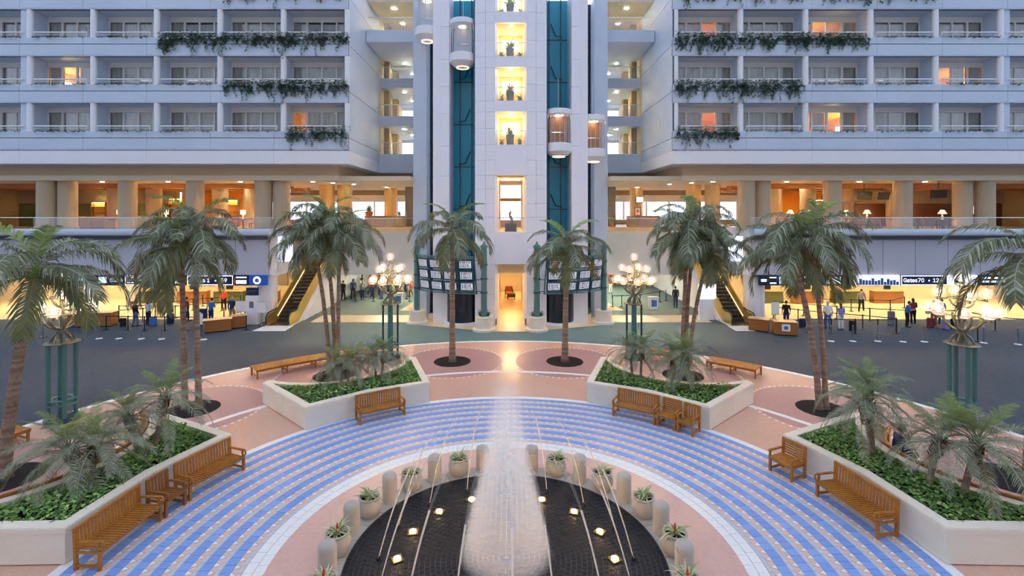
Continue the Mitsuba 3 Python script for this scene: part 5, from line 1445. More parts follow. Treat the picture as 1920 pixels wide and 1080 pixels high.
QUEUES = [
    ([(-25.92, 31.53), (-24.67, 31.53), (-23.21, 31.46), (-21.89, 31.4), (-20.52, 31.4), (-19.17, 31.27)], 'silver queue post in the front row of the left hall', True, False),
    ([(-27.44, 33.95), (-25.84, 33.8), (-24.61, 33.65), (-23.25, 33.65), (-21.85, 33.65), (-20.41, 33.65)], 'black queue post in the straight second row of the left hall', False, True),
    ([(-28.85, 35.56), (-26.9, 36.6), (-25.2, 37.6), (-23.4, 38.6), (-21.6, 39.6)], 'black queue post in the slanting row of the left hall', False, True),
    ([(-29.36, 37.52), (-27.05, 38.09), (-25.73, 40.56), (-22.61, 41.92)], 'black queue post of the rear row in the left hall', False, True),
    ([(-26.08, 42.4), (-21.06, 36.78), (-17.9, 33.9)], 'lone black queue post near the left counters', False, False),
    ([(19.79, 30.88), (21.14, 30.88), (22.68, 30.88), (24.13, 30.75), (25.44, 30.75), (28.85, 30.5), (30.59, 30.14)], 'silver queue post of the front row in the right hall', True, False),
    ([(19.62, 37.33), (20.82, 36.2), (22.11, 35.2), (24.08, 34.2), (25.6, 33.2)], 'black queue post of the slanting row in the right hall', False, True),
    ([(19.7, 33.06), (21.12, 32.91), (22.7, 32.91), (24.07, 32.77), (25.4, 32.91)], 'black queue post of the second row in the right hall', False, True),
    ([(20.82, 39.29), (22.5, 38.4), (24.4, 37.4), (26.3, 36.6), (28.74, 35.9)], 'black queue post of the third row in the right hall', False, True),
    ([(25.04, 40.56), (27.38, 40.2), (30.3, 39.91), (32.66, 41.46)], 'black queue post of the rear row in the right hall', False, True),
    ([(28.84, 30.88), (32.61, 33.65), (34.4, 32.6)], 'black queue post right of the nearer right lamp post', False, True),
    ([(8.6, 42.16), (9.39, 42.16), (11.05, 42.64), (13.25, 44.4), (14.0, 45.0)], 'black queue post in the hall right of the tower', False, True),
    ([(-13.8, 44.6), (-12.2, 44.6), (-10.6, 44.6), (-9.0, 44.6)], 'dark rail post before the crowd left of the tower', False, True)]
for pts, lb, ch, belt in QUEUES:
    for i, (x, y) in enumerate(pts):
        stanchion(x, y, pts[i + 1] if belt and i + 1 < len(pts) else None, f'{ORD[i]} {lb} from the left', ch)
# small sign frames on queue posts
for x, y, z0, z1, w, lb in [(-20.05, 32.2, 0.75, 1.45, 0.55, 'white framed notice on a post beside the left wooden counter'), (-17.35, 34.9, 0.95, 1.7, 0.6, 'white notice board beside the foot of the left escalator'),
                            (-19.2, 35.6, 0.9, 1.65, 0.7, 'white notice beside the kiosk in the left hall'), (18.3, 34.6, 0.9, 1.75, 0.55, 'white notice on a post beside the foot of the right escalator'),
                            (-29.8, 31.9, 0.85, 1.5, 0.5, 'pale notice on a post left of the nearer left lamp post'), (-27.1, 36.0, 1.05, 1.55, 0.42, 'small red and white notice on a post in the left queue')]:
    t = thing('notice_stand', lb, 'sign stand')
    part(t, 'pole', cyl(x, y, 0.02, z1 - 0.05, 0.03, 8), 'm_chrome'); part(t, 'base', cyl(x, y, 0, 0.03, 0.2, 14), 'm_black')
    part(t, 'sheet', cb(x - w / 2, x + w / 2, y - 0.05, y - 0.03, z0, z1, 0.006), 'm_red' if 'red' in lb else 'm_paper')
    part(t, 'frame', cat([bx(x - w / 2 - .02, x + w / 2 + .02, y - 0.045, y - 0.02, a, b) for a, b in ((z0 - .02, z0 + .01), (z1 - .01, z1 + .02))]), 'm_cloth_grey')
    if 'red' in lb:
        part(t, 'white_bar', bx(x - w * .3, x + w * .3, y - .056, y - .05, (z0 + z1) / 2 - .05, (z0 + z1) / 2 + .05), 'm_paper')
t = thing('display_screen', 'bright white display screen on a white stand beside the right escalator', 'display')
part(t, 'screen', cb(13.85, 15.15, 36.8, 36.95, 1.6, 2.65, 0.02), 'm_paper', emitter=glow((0.92, 0.95, 1.0), 1.3 * SCREEN, 0.2)); part(t, 'stand', cb(13.95, 15.05, 36.85, 37.2, 0.0, 1.58, 0.03), 'm_white')
for x, y, lb in [(11.7, 41.0, 'white and blue self service kiosk in the hall right of the tower'), (-9.6, 42.9, 'grey self service kiosk in the hall left of the tower')]:
    t = thing('service_kiosk', lb, 'kiosk')
    part(t, 'body', cb(x - .35, x + .35, y - .2, y + .2, 0, 0.95, .03), 'm_white'); part(t, 'top', cb(x - .42, x + .42, y - .3, y + .3, .95, 1.05, .03), 'm_paper'); part(t, 'panel', bx(x - .2, x + .25, y - .21, y - .2, .25, .8), 'm_cloth_blue')
# navy panels with a round emblem
for x, y, lb in [(-21.9, 35.2, 'navy podium with a white round emblem behind the two trunked palm'), (-18.95, 36.4, 'navy podium with a white emblem beside the white kiosk')]:
    t = thing('podium', lb, 'podium'); part(t, 'body', cb(x - .42, x + .42, y, y + .3, 0, 1.15, .02), 'm_navy')
    part(t, 'emblem', xf(lathe([(0.12, 0), (0.22, 0), (0.22, .015), (0.12, .015), (0.12, 0)], 22), mv(x, y, .72) @ rot([1, 0, 0], PI / 2)), 'm_paper')


def counter(name, lb, x, y, rz, w, d, h, sheet=False):
    t = thing(name, lb, 'counter'); M = mv(x, y, 0, rz)
    part(t, 'body', xf(cb(-w / 2, w / 2, -d / 2, d / 2, 0.06, h - 0.05, .02), M), 'm_counter'); part(t, 'top', xf(cb(-w / 2 - .05, w / 2 + .05, -d / 2 - .05, d / 2 + .05, h - .05, h, .012), M), 'm_counter_top')
    part(t, 'plinth', xf(bx(-w / 2 + .04, w / 2 - .04, -d / 2 + .04, d / 2 - .04, 0, .06), M), 'm_black')
    if sheet:
        part(t, 'sheet', xf(bx(-.25, .25, -d / 2 - .012, -d / 2, .3, .75), M), 'm_paper'); part(t, 'sheet_mark', xf(bx(-.12, .12, -d / 2 - .018, -d / 2 - .01, .42, .62), M), 'm_cloth_blue')


counter('wooden_counter', 'nearer wooden counter in front of the left queue', -19.6, 33.5, 0.5, 1.6, .75, .85); counter('wooden_counter', 'farther wooden counter behind the nearer one in the left hall', -18.75, 34.55, 0.5, .9, .7, .88)
counter('wooden_counter', 'wooden counter with a blue and white sheet beside the right palm trunks', 17.85, 32.6, -0.25, 1.35, .8, .9, True); counter('wooden_counter', 'lighter wooden counter left of the one with the sheet in the right hall', 16.75, 33.7, -0.6, 1.2, .75, .85)
counter('wooden_counter', 'dark wooden counter behind the nearer left lamp post', -29.4, 35.0, 0.1, 3.2, .8, 1.0)
for i, (x, m, lb) in enumerate([(-31.0, 'm_lobby_wood', 'left'), (-27.8, 'm_orange', 'orange backed'), (-24.6, 'm_lobby_wood', 'middle'), (-21.6, 'm_taupe', 'taupe'), (22.5, 'm_counter', 'first right hand'), (26.0, 'm_lobby_wood', 'second right hand'), (29.5, 'm_counter_top', 'pale wood'), (33.0, 'm_counter', 'fourth right hand')]):
    t = thing('check_in_desk', f'{lb} check-in desk along the back wall of the {"left" if x < 0 else "right"} ticket hall', 'desk', 'check-in desks')
    part(t, 'front', cb(x - 1.3, x + 1.3, 43.6, 44.2, 0.006, 1.05, .02), 'm_counter' if i % 2 else 'm_green_wall'); part(t, 'top', cb(x - 1.35, x + 1.35, 43.5, 44.3, 1.05, 1.11, .01), 'm_counter_top'); part(t, 'back_display', cb(x - 1.2, x + 1.2, 45.8, 45.95, 1.3, 2.5, .02), m)
    part(t, 'monitor', cb(x - .3, x + .3, 43.8, 43.86, 1.2, 1.6, .02), 'm_black')
# seats and vending shelf seen through the tower door and left hall
t = thing('lounge_chair', 'tan leather lounge chair seen through the tower doorway', 'armchair')
part(t, 'seat', cb(-.5, .2, 46.6, 47.3, .3, .48, .05), 'm_terracotta'); part(t, 'backrest', cb(-.5, .2, 47.2, 47.4, .45, 1.0, .05), 'm_terracotta')
for s in (-.52, .2):
    part(t, 'arm', cb(s, s + .06, 46.55, 47.35, .3, .68, .02), 'm_dark_wood'); part(t, 'leg', cb(s, s + .06, 46.6, 46.68, .007, .3, .005), 'm_dark_wood')
t = thing('ottoman', 'dark brown leather ottoman in front of the lounge chair in the tower doorway', 'ottoman')
part(t, 'cushion', cb(-.3, .45, 45.6, 46.25, .2, .48, .06), 'm_dark_wood'); part(t, 'foot', cat([cb(-.27, -.2, 45.65, 45.72, .007, .2, .005)]), 'm_black'); part(t, 'foot', cat([cb(.35, .42, 45.65, 45.72, .007, .2, .005)]), 'm_black')


# ------------------------------------------------------------------ people
def chain(js, rs, seg=10):
    ms = []
    for (a, ra), (b, rb) in zip(zip(js[:-1], rs[:-1]), zip(js[1:], rs[1:])):
        ms.append(m3.Manifold.batch_hull([m3.Manifold.sphere(ra, seg).translate(list(map(float, a))), m3.Manifold.sphere(rb, seg).translate(list(map(float, b)))]))
    return ms


def smooth_union(ms, edge=0.035, it=6):
    m = m3.Manifold.batch_boolean(ms, m3.OpType.Add).refine_to_length(edge)
    v, f = tri(m); tm = trimesh.Trimesh(v, f, process=True)
    trimesh.smoothing.filter_taubin(tm, iterations=it)
    return np.array(tm.vertices), np.array(tm.faces)


def figure(pose):
    """joints of a 1.72 m figure facing -y; returns meshes (body, top, trousers, shoes, hair, eyes)"""
    hip_z = 0.92; sw = pose.get('step', 0.0)
    if pose.get('sit'):
        hip_z = 0.52
    pel = np.array([0, 0, hip_z + .03]); lean = pose.get('lean', 0.0)
    up = lambda h, y=0.0, x=0.0: pel + np.array([x, y - lean * h, h])
    chest, neck, head = up(.36), up(.52), up(.66, -.02 - pose.get('bow', 0))
    J = {}
    for s in (-1, 1):
        hp = pel + [s * .09, 0, -.02]
        if pose.get('sit'):
            kn = hp + [s * .04, -.43, .02]; an = kn + [0, .02, -.42]
        else:
            kn = np.array([s * .10, -.03 + s * sw * .22, .49]); an = np.array([s * .105, s * sw * .42 + .02, .09])
        toe = an + [s * .02, -.17, -.055]
        sh = up(.49, 0, s * .185)
        if pose.get('arm') == 'bag' and s > 0:
            el = sh + [.05, .06, -.28]; wr = el + [.03, .02, -.25]
        elif pose.get('arm') == 'phone' or pose.get('sit'):
            el = sh + [s * .05, -.04, -.28]; wr = el + [-s * .10, -.20, .06 if not pose.get('sit') else -.06]
        else:
            el = sh + [s * .05, s * sw * .12 + .02, -.28]; wr = el + [s * .0, -.06 + s * sw * .1, -.245]
        J[s] = (hp, kn, an, toe, sh, el, wr)
    body, top, trs, shoe = [], [], [], []
    body += chain([pel, chest, neck], [.125, .13, .055]) + chain([neck, head], [.052, .06])
    hd = m3.Manifold.sphere(1.0, 16).scale([.076, .095, .115]).translate(list(map(float, head + [0, -.005, .06]))); body.append(hd)
    body += chain([head + [0, -.09, .06], head + [0, -.112, .035]], [.014, .018])
    for s in (-1, 1):
        body.append(m3.Manifold.sphere(.022, 8).scale([.5, 1, 1.3]).translate(list(map(float, head + [s * .078, .0, .05]))))
        hp, kn, an, toe, sh, el, wr = J[s]
        body += chain([hp, kn, an], [.085, .058, .042]) + chain([an, toe], [.042, .03]) + chain([sh, el, wr], [.052, .040, .027]) + chain([chest + [0, 0, .06], sh], [.09, .055])
        d = wr - el; d = d / np.linalg.norm(d); sd_ = np.array([0, 1, 0]) - d * d[1]; sd_ /= np.linalg.norm(sd_)
        palm = wr + d * .06
        body += chain([wr, palm], [.026, .033])
        for q, (o, L) in enumerate([(-.027, .065), (-.009, .08), (.009, .075), (.027, .058)]):
            p0 = palm + sd_ * o + d * .02; body += chain([p0, p0 + d * L * .55, p0 + d * L + np.array([-s * .012, -.012, 0])], [.0095, .009, .008], 6)
        body += chain([wr + d * .02 - sd_ * .02, palm - sd_ * .05, palm - sd_ * .052 + d * .035], [.012, .011, .009], 6)
        top += chain([sh, el], [.066, .052]) + chain([chest + [0, 0, .07], sh], [.105, .066])
        if pose.get('long', True):
            top += chain([el, wr - d * .02], [.052, .038])
        trs += chain([hp, kn, an + [0, 0, .03]], [.105, .074, .06])
        shoe += chain([an + [0, .03, -.045], toe + [0, -.01, -.0]], [.048, .036])
    top += chain([pel + [0, 0, .02], chest, up(.49)], [.145, .15, .085])
    trs += chain([pel + [-.06, 0, -.01], pel + [.06, 0, -.01]], [.125, .125])
    hair_ = m3.Manifold.sphere(1.0, 16).scale([.084, .10, .112]).translate(list(map(float, head + [0, .012, .078])))
    cut = m3.Manifold.cube([.4, .4, .4], True).translate(list(map(float, head + [0, -.245, -.05])))
    hair_ = hair_ - cut
    if pose.get('long_hair'):
        hair_ = hair_ + m3.Manifold.batch_hull([m3.Manifold.sphere(.075, 10).translate(list(map(float, head + [0, .045, .06]))), m3.Manifold.sphere(.06, 10).translate(list(map(float, head + [0, .06, -.14])))])
    eyes = cat([ball(.011, head + [s * .03, -.086, .068], 1) for s in (-1, 1)])
    return [P(smooth_union(body), 'm_skin', True), P(smooth_union(top, .05, 4), 'm_cloth_navy', True), P(smooth_union(trs, .05, 4), 'm_cloth_black', True), P(smooth_union(shoe, .05, 3), 'm_black', True), P(tri(hair_), 'm_hair_dark', True), P(eyes, 'm_black')], J


POSES = [figure(p) for p in (dict(step=0.25), dict(arm='bag', step=-0.2, long=False), dict(arm='phone', long_hair=True), dict(step=0.9, lean=0.08), dict(arm='phone', lean=0.12, bow=0.03, long=False), dict(sit=True, lean=0.1, bow=.04))]


def person(x, y, face, pose, top_m, trs_m, label, hair='m_hair_dark', skin='m_skin', h=1.0, z=0.0, group=None):
    t = thing('person', label, 'person', group)
    M = mv(x, y, z, face, h)
    for shp, nm, m in zip(POSES[pose][0], ('body', 'shirt', 'trousers', 'shoes', 'hair', 'eyes'), (skin, top_m, trs_m, 'm_black', hair, 'm_black')):
        partp(t, nm, shp, M, m)


def suitcase(x, y, rz, m, lb, h=.62):
    t = thing('suitcase', lb, 'suitcase'); M = mv(x, y, 0, rz)
    part(t, 'shell', xf(cb(-.21, .21, -.13, .13, .05, h, .04), M), m); part(t, 'handle', xf(tube([[-.1, .1, h - .03], [-.1, .1, h + .35], [.1, .1, h + .35], [.1, .1, h - .03]], .012, 5), M), 'm_chrome')
    for s in (-1, 1):
        part(t, 'wheel', xf(tube([[s * .16 - .02, .08, .04], [s * .16 + .02, .08, .04]], .04, 10), M), 'm_rubber')


person(-26.2, 34.95, 2.6, 0, 'm_cloth_black', 'm_cloth_jeans', 'person in a black jacket and blue jeans in the left queue')
person(-25.6, 35.35, 2.9, 2, 'm_cloth_pale', 'm_cloth_black', 'person in a pale top with long hair beside the one in the black jacket')
person(-23.6, 36.5, 2.0, 1, 'm_cloth_maroon', 'm_cloth_navy', 'person in a dark red top and navy trousers in the left queue')
person(-24.6, 36.1, 3.3, 0, 'm_cloth_white', 'm_cloth_black', 'person in a white top and black trousers in the left queue', h=.93)
person(-21.5, 35.9, 3.0, 4, 'm_cloth_blue', 'm_cloth_navy', 'person in a blue shirt behind the two palm trunks on the left')
person(-20.2, 36.3, 3.14, 0, 'm_cloth_navy', 'm_cloth_khaki', 'person in a navy shirt and brown shorts, back turned, in the left queue', hair='m_hair_grey', h=1.03)
person(-19.6, 38.6, 0.3, 2, 'm_orange', 'm_cloth_black', 'person in an orange top behind the navy shirted one', h=1.0)
person(-23.2, 40.5, 0.2, 0, 'm_red', 'm_cloth_black', 'person in a red top at the back of the left hall')
suitcase(-26.9, 34.7, .4, 'm_black', 'black suitcase beside the person in the black jacket'); suitcase(-24.2, 35.6, 1.0, 'm_navy', 'navy suitcase before the person in the dark red top', .75); suitcase(-25.0, 35.0, .2, 'm_cloth_blue', 'blue suitcase between the queue posts on the left')
person(19.3, 35.0, 2.8, 1, 'm_cloth_black', 'm_cloth_navy', 'person in black behind the right palm trunks', h=1.0)
person(21.7, 34.2, 2.7, 1, 'm_cloth_white', 'm_cloth_jeans', 'grey haired person in a white shirt and jeans in the right queue', hair='m_hair_grey', h=1.05)
person(22.4, 33.9, 3.0, 2, 'm_cloth_violet', 'm_cloth_white', 'person in a violet top and white trousers in the right queue')
suitcase(22.95, 33.55, .3, 'm_black', 'black suitcase beside the person in violet', .72); suitcase(20.2, 34.6, .3, 'm_navy', 'navy suitcase beside the person in black')
person(27.6, 34.8, 1.2, 4, 'm_cloth_blue', 'm_cloth_black', 'person in a blue shirt standing sideways left of the right lamp post')
person(28.9, 35.9, 2.9, 2, 'm_cloth_maroon', 'm_cloth_black', 'person in a dark red top behind the right lamp globes', skin='m_skin_deep')
person(29.8, 35.2, 2.5, 0, 'm_red', 'm_cloth_brown', 'person in a red top behind the right lamp globes'); person(30.7, 35.6, 3.2, 1, 'm_cloth_violet', 'm_cloth_navy', 'person in violet behind the right lamp globes', skin='m_skin_deep')
person(31.6, 35.1, 2.9, 0, 'm_cloth_white', 'm_cloth_black', 'person in white right of the nearer right lamp stem')
for i, (x, y, c) in enumerate([(28.9, 34.4, 'm_cloth_maroon'), (29.5, 33.9, 'm_cloth_violet'), (30.3, 34.2, 'm_black')]):
    suitcase(x, y, .3 * i, c, f'{["dark red", "violet", "black"][i]} suitcase below the right lamp globes', .7)
person(28.2, 40.2, 2.4, 3, 'm_cloth_grey', 'm_cloth_black', 'person in grey walking far back in the right hall'); suitcase(26.8, 35.2, .2, 'm_cloth_grey', 'grey cart-like suitcase in the right queue', 1.0)
cols = ['m_cloth_black', 'm_cloth_green', 'm_cloth_grey', 'm_red', 'm_cloth_brown', 'm_cloth_navy', 'm_cloth_white', 'm_cloth_maroon', 'm_cloth_blue', 'm_cloth_khaki', 'm_cloth_pale', 'm_cloth_violet']
cname = ['black', 'green', 'grey', 'red', 'brown', 'navy', 'white', 'dark red', 'blue', 'khaki', 'pale', 'violet']
rr = random.Random(12)
for i in range(36):
    x = -15.1 + 7.0 * ((i * 0.618) % 1); y = 45.2 + 0.16 * i
    tm, tn = [('m_cloth_black', 'black'), ('m_cloth_navy', 'navy'), ('m_cloth_jeans', 'denim'), ('m_cloth_khaki', 'khaki'), ('m_cloth_grey', 'grey')][(i * 3) % 5]
    person(x, y, rr.uniform(0, 6), i % 5, cols[i % 12], tm, f'person in {cname[i % 12]} top and {tn} trousers, {"front" if i < 12 else "middle" if i < 24 else "rear"} of crowd left of tower', ['m_hair_dark', 'm_hair_grey'][i % 5 == 4], ['m_skin', 'm_skin_deep'][i % 3 == 2], rr.uniform(.92, 1.05), group='crowd left of the tower')
for i, (x, y) in enumerate([(15.4, 41.8), (9.8, 49), (12.4, 50), (7.6, 47.5)]):
    person(x - (1.6 if i == 0 else 0), y, 2.9, i, cols[i * 2], cols[i + 5], f'person in a {cname[i * 2]} top in the hall right of the tower{", nearest" if i == 0 else ""}')
person(-7.7, 42.3, 2.6, 3, 'm_cloth_black', 'm_cloth_black', 'person all in black with a cart behind the left lamp post'); suitcase(-7.2, 42.0, .5, 'm_black', 'black case beside the person all in black')
bc = pol(15.45, 77.2); a_ = math.radians(280)
person(bc[0] + 3.02 * math.sin(a_), bc[1] + 3.02 * math.cos(a_), math.radians(-280) , 5, 'm_cloth_navy', 'm_cloth_black', 'person in navy seated on the curved bench behind the right front planter', skin='m_skin')
t = thing('paper_bag', 'white paper bag on the curved bench beside the seated person', 'bag'); a_ = math.radians(262)
put(t, P(xf(cb(-.16, .16, -.1, .1, .46, .78, .02), mv(bc[0] + 3.1 * math.sin(a_), bc[1] + 3.1 * math.cos(a_), 0, .3)), 'm_paper'))

# ------------------------------------------------------------------ second floor furniture
shade = P(lathe([(.245, .355), (.25, .36), (0.10, .62), (.095, .62), (.245, .355)], 22), 'm_paper', 40)
lbase = P(lathe([(.0001, 0), (.09, 0), (.09, .03), (.03, .06), (.06, .16), (.05, .28), (.015, .34), (.012, .45), (.0001, .45)], 16), 'm_paper', 40)
lbulb = P(ball(.06, (0, 0, .47), 1), 'm_white')
drum = P(lathe([(.165, .30), (.17, .30), (.17, .62), (.165, .62), (.165, .30)], 20), 'm_paper', 40)


def table_lamp(x, y, z, lb, dr_=False):
    t = thing('table_lamp', lb, 'table lamp', 'table lamps of the second floor'); M = mv(x, y, z, 0, 1.15)
    partp(t, 'base', lbase, M); partp(t, 'shade', drum if dr_ else shade, M, emitter=glow((1, .74, .34), 0.45 * LAMP, .2)); partp(t, 'bulb', lbulb, M, emitter=glow((1, .7, .35), 25 * LAMP, .2))


def dining_table(x, y, lb, w=.95):
    t = thing('dining_table', lb, 'table'); part(t, 'top', cb(x - w / 2, x + w / 2, y - w / 2, y + w / 2, 7.38, 7.43, .01), 'm_dark_wood'); part(t, 'pedestal', cyl(x, y, 6.68, 7.38, .06, 10), 'm_black'); part(t, 'foot', cyl(x, y, 6.65, 6.69, .3, 16), 'm_black')


def dining_chair(x, y, rz, lb):
    t = thing('dining_chair', lb, 'chair', 'dining chairs of the second floor'); M = mv(x, y, 6.65, rz)
    part(t, 'seat', xf(cb(-.22, .22, -.22, .22, .42, .47, .015), M), 'm_dark_wood'); part(t, 'backrest', xf(cat([cb(-.22, .22, .19, .23, .80, .92, .01)]), M), 'm_dark_wood')
    for s in (-1, 1):
        part(t, 'front_leg', xf(cb(s * .19 - .02, s * .19 + .02, -.21, -.17, 0, .42, .004), M), 'm_black'); part(t, 'rear_leg', xf(cb(s * .2 - .02, s * .2 + .02, .19, .23, 0, .82, .004), M), 'm_black')
    for q in (-.1, 0, .1):
        part(t, 'back_slat', xf(bx(q - .012, q + .012, .2, .22, .47, .8), M), 'm_dark_wood')


for x, y, lb in [(-30.4, 38.9, 'drum table lamp between the front columns at the far left'), (-27.0, 39.2, 'table lamp left of the single front column on the left'), (-24.6, 39.4, 'drum lamp behind the second palm crown'), (-21.0, 39.3, 'drum table lamp left of the bright windows on the left')]:
    dining_table(x, y, lb.replace('lamp', 'stand') + ' (table)' if False else f'dark table under the {lb}'); table_lamp(x, y, 7.43, lb, True)
for x, y, lb in [(21.6, 38.6, 'wide shaded table lamp left of the second palm on the right'), (23.0, 38.4, 'table lamp left of the single front column on the right'), (27.3, 38.3, 'largest table lamp right of the single front column'), (26.9, 42.5, 'small table lamp deep in the right lobby, left one'), (28.2, 42.0, 'table lamp deep in the right lobby, right one'), (29.6, 38.0, 'table lamp behind the second right front column'), (31.9, 36.95, 'amber table lamp at the right edge palm tips')]:
    dining_table(x, y, f'dark table under the {lb}'); table_lamp(x, y, 7.43, lb)
n = 0
for x0, y0 in [(20.4, 37.9), (21.6, 38.6), (24.6, 38.2), (25.7, 39.0), (27.3, 38.3), (30.5, 38.3), (32.2, 38.6), (34.0, 38.3), (-24.6, 39.4), (-27.0, 39.2), (-21.0, 39.3)]:
    tn_ = [20.4, 21.6, 24.6, 25.7, 27.3, 30.5, 32.2, 34.0].index(x0) if x0 > 0 else [-21.0, -24.6, -27.0].index(x0)
    for dx, rz in ((-.75, PI / 2), (.75, -PI / 2)):
        n += 1; dining_chair(x0 + dx, y0 + .05, rz + .1, f'dark slatted chair {"left" if dx < 0 else "right"} of the {ORD[tn_]} table from the tower, {"right" if x0 > 0 else "left"} second floor')
for x, y, z, rz, lb in [(25.3, 40.0, 9.3, .3, 'first ceiling television from the tower in the right lobby'), (27.6, 39.0, 9.25, -.3, 'second ceiling television in the right lobby'), (30.6, 41.0, 9.3, .1, 'ceiling television behind the second right front column'), (32.2, 37.6, 9.35, -.5, 'tilted ceiling television at the right, nearest the glass rail')]:
    t = thing('television', lb, 'television'); M = mv(x, y, z, rz) @ rot([1, 0, 0], .25)
    part(t, 'screen', xf(cb(-.5, .5, -.04, .04, -.3, .3, .015), M), 'm_black'); part(t, 'bezel', xf(cat([bx(-.51, .51, -.05, -.04, a, b) for a, b in ((-.31, -.28), (.28, .31))]), M), 'm_rubber'); part(t, 'ceiling_pole', cyl(x, y + .06, z + .1, 10.27, .03, 8), 'm_black')
t = thing('television', 'small lit television on the amber column right of the tower', 'television'); part(t, 'screen', cb(12.0, 12.65, 47.6, 47.7, 8.9, 9.4, .01), 'm_paper', emitter=glow((.75, .7, 1), SCREEN, .1)); part(t, 'bezel', cb(11.95, 12.7, 47.65, 47.8, 8.85, 9.45, .02), 'm_rubber')
t = thing('television', 'lit television screen at the right edge of the second floor', 'television'); part(t, 'screen', cb(40.0, 41.2, 43.9, 44.0, 7.8, 8.5, .01), 'm_paper', emitter=glow((.8, .85, 1), SCREEN, .1)); part(t, 'bezel', cb(39.9, 41.3, 43.95, 44.1, 7.7, 8.6, .02), 'm_rubber')


def pot_plant(x, y, z, lb, nl=50, L=.6, pot='m_grey_pot', r=.26, h=.5, col=(.12, .2, .06), bw=.07):
    t = thing('potted_plant', lb, 'potted plant')
    part(t, 'pot', xf(lathe([(.0001, 0), (r * .8, 0), (r, h), (r * .9, h), (r * .85, h - .05), (.0001, h - .05)], 22), mv(x, y, z)), pot, 40)
    q = random.Random(int(x * 100 + z * 7) & 0xffff)
    bl = [blade(L * q.uniform(.6, 1.1), bw, q.uniform(.3, 1.5), q.uniform(0, 6.28), q.uniform(.4, 1.4), np.array([x, y, z + h - .05]), np.array(col) * q.uniform(.7, 1.5)) for _ in range(nl)]
    k = key(t + '__foliage'); scene[k] = leaves(bl)


for k, z in enumerate([12.73, 15.82, 18.95, 22.1]):
    nm = ['lowest', 'second', 'third', 'topmost'][k]
    pot_plant(cx_ - .05, 36.2, z, f'leafy plant in a tall grey pot in the {nm} tower niche', 80, .85, 'm_grey_pot', .30, .85, (.34, .40, .07), .11)
    for s in (-1, 1):
        pot_plant(cx_ + s * .66, 36.0, z, f'small dark plant {"left" if s < 0 else "right"} of the grey pot in the {nm} tower niche', 30, .5, 'm_grey_pot', .14, .25, (.14, .22, .09), .08)
t = thing('plinth', 'black plinth behind the rail of the second floor tower opening', 'plinth'); put(t, P(cb(cx_ - .42, cx_ + .42, 36.4, 36.9, 6.55, 7.15, .02), 'm_black'))
t = thing('sculpture', 'small twisted bronze sculpture on the black plinth in the tower opening', 'sculpture')
q = np.linspace(0, 1, 14); put(t, P(tube(np.stack([cx_ + .08 * np.sin(q * 7), 36.65 + .06 * np.cos(q * 7), 7.15 + q * .95], 1), .13 * (1 - q * .75) + .02 * np.sin(q * 18), 10), 'm_bronze', True))
for x, y, z, lb, nl, L, pot, r, h in [(-8.6, 44.6, 6.65, 'airy plant at the left lobby rail, nearest the tower', 36, .7, 'm_grey_pot', .25, .45), (-9.9, 44.6, 7.62, 'fine leaved plant on the reception desk', 34, .55, 'm_paper', .12, .12), (-12.6, 44.6, 7.62, 'big bushy plant in a basket at the left end of the desk', 90, .95, 'm_terracotta', .35, .4),
                                      (9.0, 44.4, 6.65, 'flowering plant at the right lobby rail, nearest the tower', 44, .9, 'm_terracotta', .2, .4), (14.2, 44.4, 6.65, 'plant in a terracotta tub on the right lobby floor', 40, .5, 'm_terracotta', .4, .7),
                                      (5.6, 37.0, 0.0, 'leafy plant in a white pot beside the right elevator foot', 50, .9, 'm_planter', .42, .5), (-5.6, 37.0, 0.0, 'low plant in a pale bowl beside the left elevator foot', 24, .3, 'm_planter', .5, .4), (4.9, 37.6, 0.0, 'small brown potted plant between the right piers', 20, .35, 'm_terracotta', .25, .4)]:
    pot_plant(x, y, z, lb, nl, L, pot, r, h)


def panel_desk(x0, x1, y, lb):
    t = thing('reception_desk', lb, 'desk'); n = max(2, int((x1 - x0) / .8)); w = (x1 - x0) / n
    part(t, 'carcass', bx(x0, x1, y + .02, y + .6, 6.65, 7.58), 'm_lobby_wood'); part(t, 'top', cb(x0 - .05, x1 + .05, y - .05, y + .65, 7.58, 7.63, .01), 'm_counter_top')
    for q in range(n):
        part(t, 'front_panel', cb(x0 + q * w + .02, x0 + (q + 1) * w - .02, y, y + .03, 6.72, 7.55, .008), 'm_taupe')


panel_desk(-12.9, -9.3, 44.3, 'panelled wooden reception desk behind the left lobby rail'); panel_desk(10.4, 13.2, 44.2, 'panelled wooden desk with a framed sign, right lobby rail')
t = thing('framed_sign', 'small framed sign standing on the right lobby desk', 'framed sign'); part(t, 'frame', cat([cb(11.0, 11.6, 44.4, 44.44, a, b, .005) for a, b in ((7.63, 7.7), (8.35, 8.42))] + [cb(a, b, 44.4, 44.44, 7.63, 8.42, .005) for a, b in ((11.0, 11.07), (11.53, 11.6))]), 'm_dark_wood'); part(t, 'sheet', bx(11.05, 11.55, 44.41, 44.43, 7.68, 8.38), 'm_paper'); part(t, 'emblem', bx(11.2, 11.4, 44.40, 44.41, 7.95, 8.15), 'm_red')
panel_desk(-34.5, -31.6, 40.0, 'low wooden counter at the far left of the second floor'); panel_desk(29.9, 33.6, 37.6, 'grey bar counter behind the rail at the far right') if False else None
for x, y, w, h, z, lb in [(-36.0, 46.55, 1.6, 1.3, 7.3, 'framed dark painting on the green lobby wall'), (-33.3, 46.55, 1.0, 2.1, 6.7, 'tall pale framed picture beside the front columns on the left')]:
    t = thing('painting', lb, 'painting'); part(t, 'frame', cb(x - w / 2, x + w / 2, y, y + .05, z, z + h, .01), 'm_dark_wood'); part(t, 'canvas', bx(x - w / 2 + .08, x + w / 2 - .08, y - .01, y, z + .08, z + h - .08), 'm_mauve')
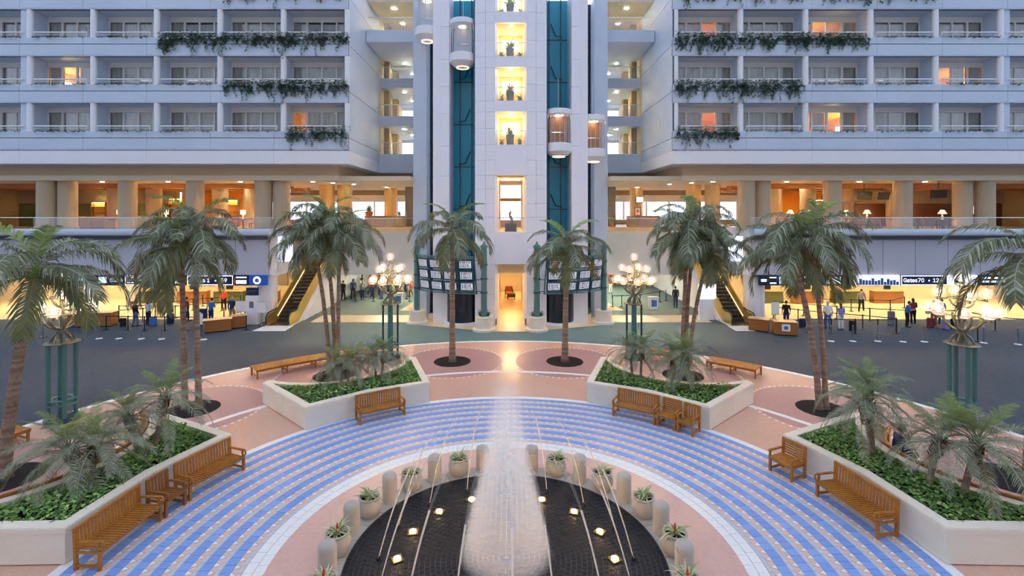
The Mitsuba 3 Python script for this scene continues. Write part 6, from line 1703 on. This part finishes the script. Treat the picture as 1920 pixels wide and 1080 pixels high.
t = thing('hall_picture', 'orange framed picture on the cream wall of the left ticket hall', 'picture'); part(t, 'frame', cb(-34.6, -33.5, 45.9, 45.97, 1.15, 2.5, .01), 'm_lobby_wood'); part(t, 'print', bx(-34.5, -33.6, 45.88, 45.9, 1.25, 2.4), 'm_orange')
t = thing('hall_column', 'round white column in the middle of the left ticket hall', 'column'); put(t, P(cyl(-31.6, 42.0, 0, 3.32, .42, 24), 'm_offwhite', 40))
t = thing('low_wall', 'white low wall in the hall left of the tower, behind the crowd', 'low wall'); put(t, P(cb(-13.6, -8.4, 54.0, 54.3, 0.0, 1.9, .02), 'm_offwhite'))

# amber glow shelves with added lamps, and shop displays, in the background
for x, y, w, h, z, lb in [(-29.6, 44.4, 1.5, 2.5, 6.66, 'wall shelf with an added amber lamp behind the single front column on the left'), (-25.3, 44.6, 1.9, 2.4, 6.66, 'wall shelf with an added amber lamp in the middle of the left lobby'), (-37.6, 45.6, 1.2, 2.2, 6.66, 'wall shelf with an added amber lamp at the far left of the lobby'),
                          (27.6, 45.0, 1.6, 2.4, 6.66, 'bar shelf with an added amber lamp in the right lobby'), (35.5, 45.4, 1.6, 2.0, 6.66, 'bar shelf with an added amber lamp at the far right of the lobby')]:
    t = thing('amber_glow_shelf', lb, 'shelf')
    part(t, 'back', cb(x - w / 2, x + w / 2, y + .3, y + .35, z, z + h, .01), 'm_amber_glow')
    part(t, 'side', cat([cb(x - w / 2 - .05, x - w / 2, y, y + .35, z, z + h, .01)]), 'm_lobby_wood'); part(t, 'side', cb(x + w / 2, x + w / 2 + .05, y, y + .35, z, z + h, .01), 'm_lobby_wood')
    for q in range(4):
        part(t, 'board', cb(x - w / 2, x + w / 2, y, y + .3, z + .1 + q * h / 4, z + .14 + q * h / 4, .005), 'm_lobby_wood')
    part(t, 'added_glow_lamp', cb(x - w / 2 + .05, x + w / 2 - .05, y + .05, y + .15, z + h - .06, z + h - .02, .005), 'm_white', emitter=glow((1, .66, .24), 14 * LAMP, .5))  # lamp added to give the lobby its amber glow
for i, (x, m, nm) in enumerate([(-13.6, 'm_terracotta', 'reddish'), (-12.1, 'm_counter_top', 'tan'), (-10.6, 'm_taupe', 'taupe'), (-9.1, 'm_orange', 'orange'), (8.9, 'm_counter_top', 'tan'), (10.8, 'm_terracotta', 'reddish'), (12.7, 'm_taupe', 'taupe')]):
    t = thing('shop_display', f'{nm} shop display shelf behind the {"crowd" if x < 0 else "queue"} {"left" if x < 0 else "right"} of the tower', 'shop shelf')
    part(t, 'case', cb(x - .65, x + .65, 55.3, 55.8, 0.0, 2.3, .02), m)
    for q in range(3):
        part(t, 'shelf', cb(x - .6, x + .6, 55.05, 55.3, .5 + q * .6, .54 + q * .6, .005), 'm_dark_wood')
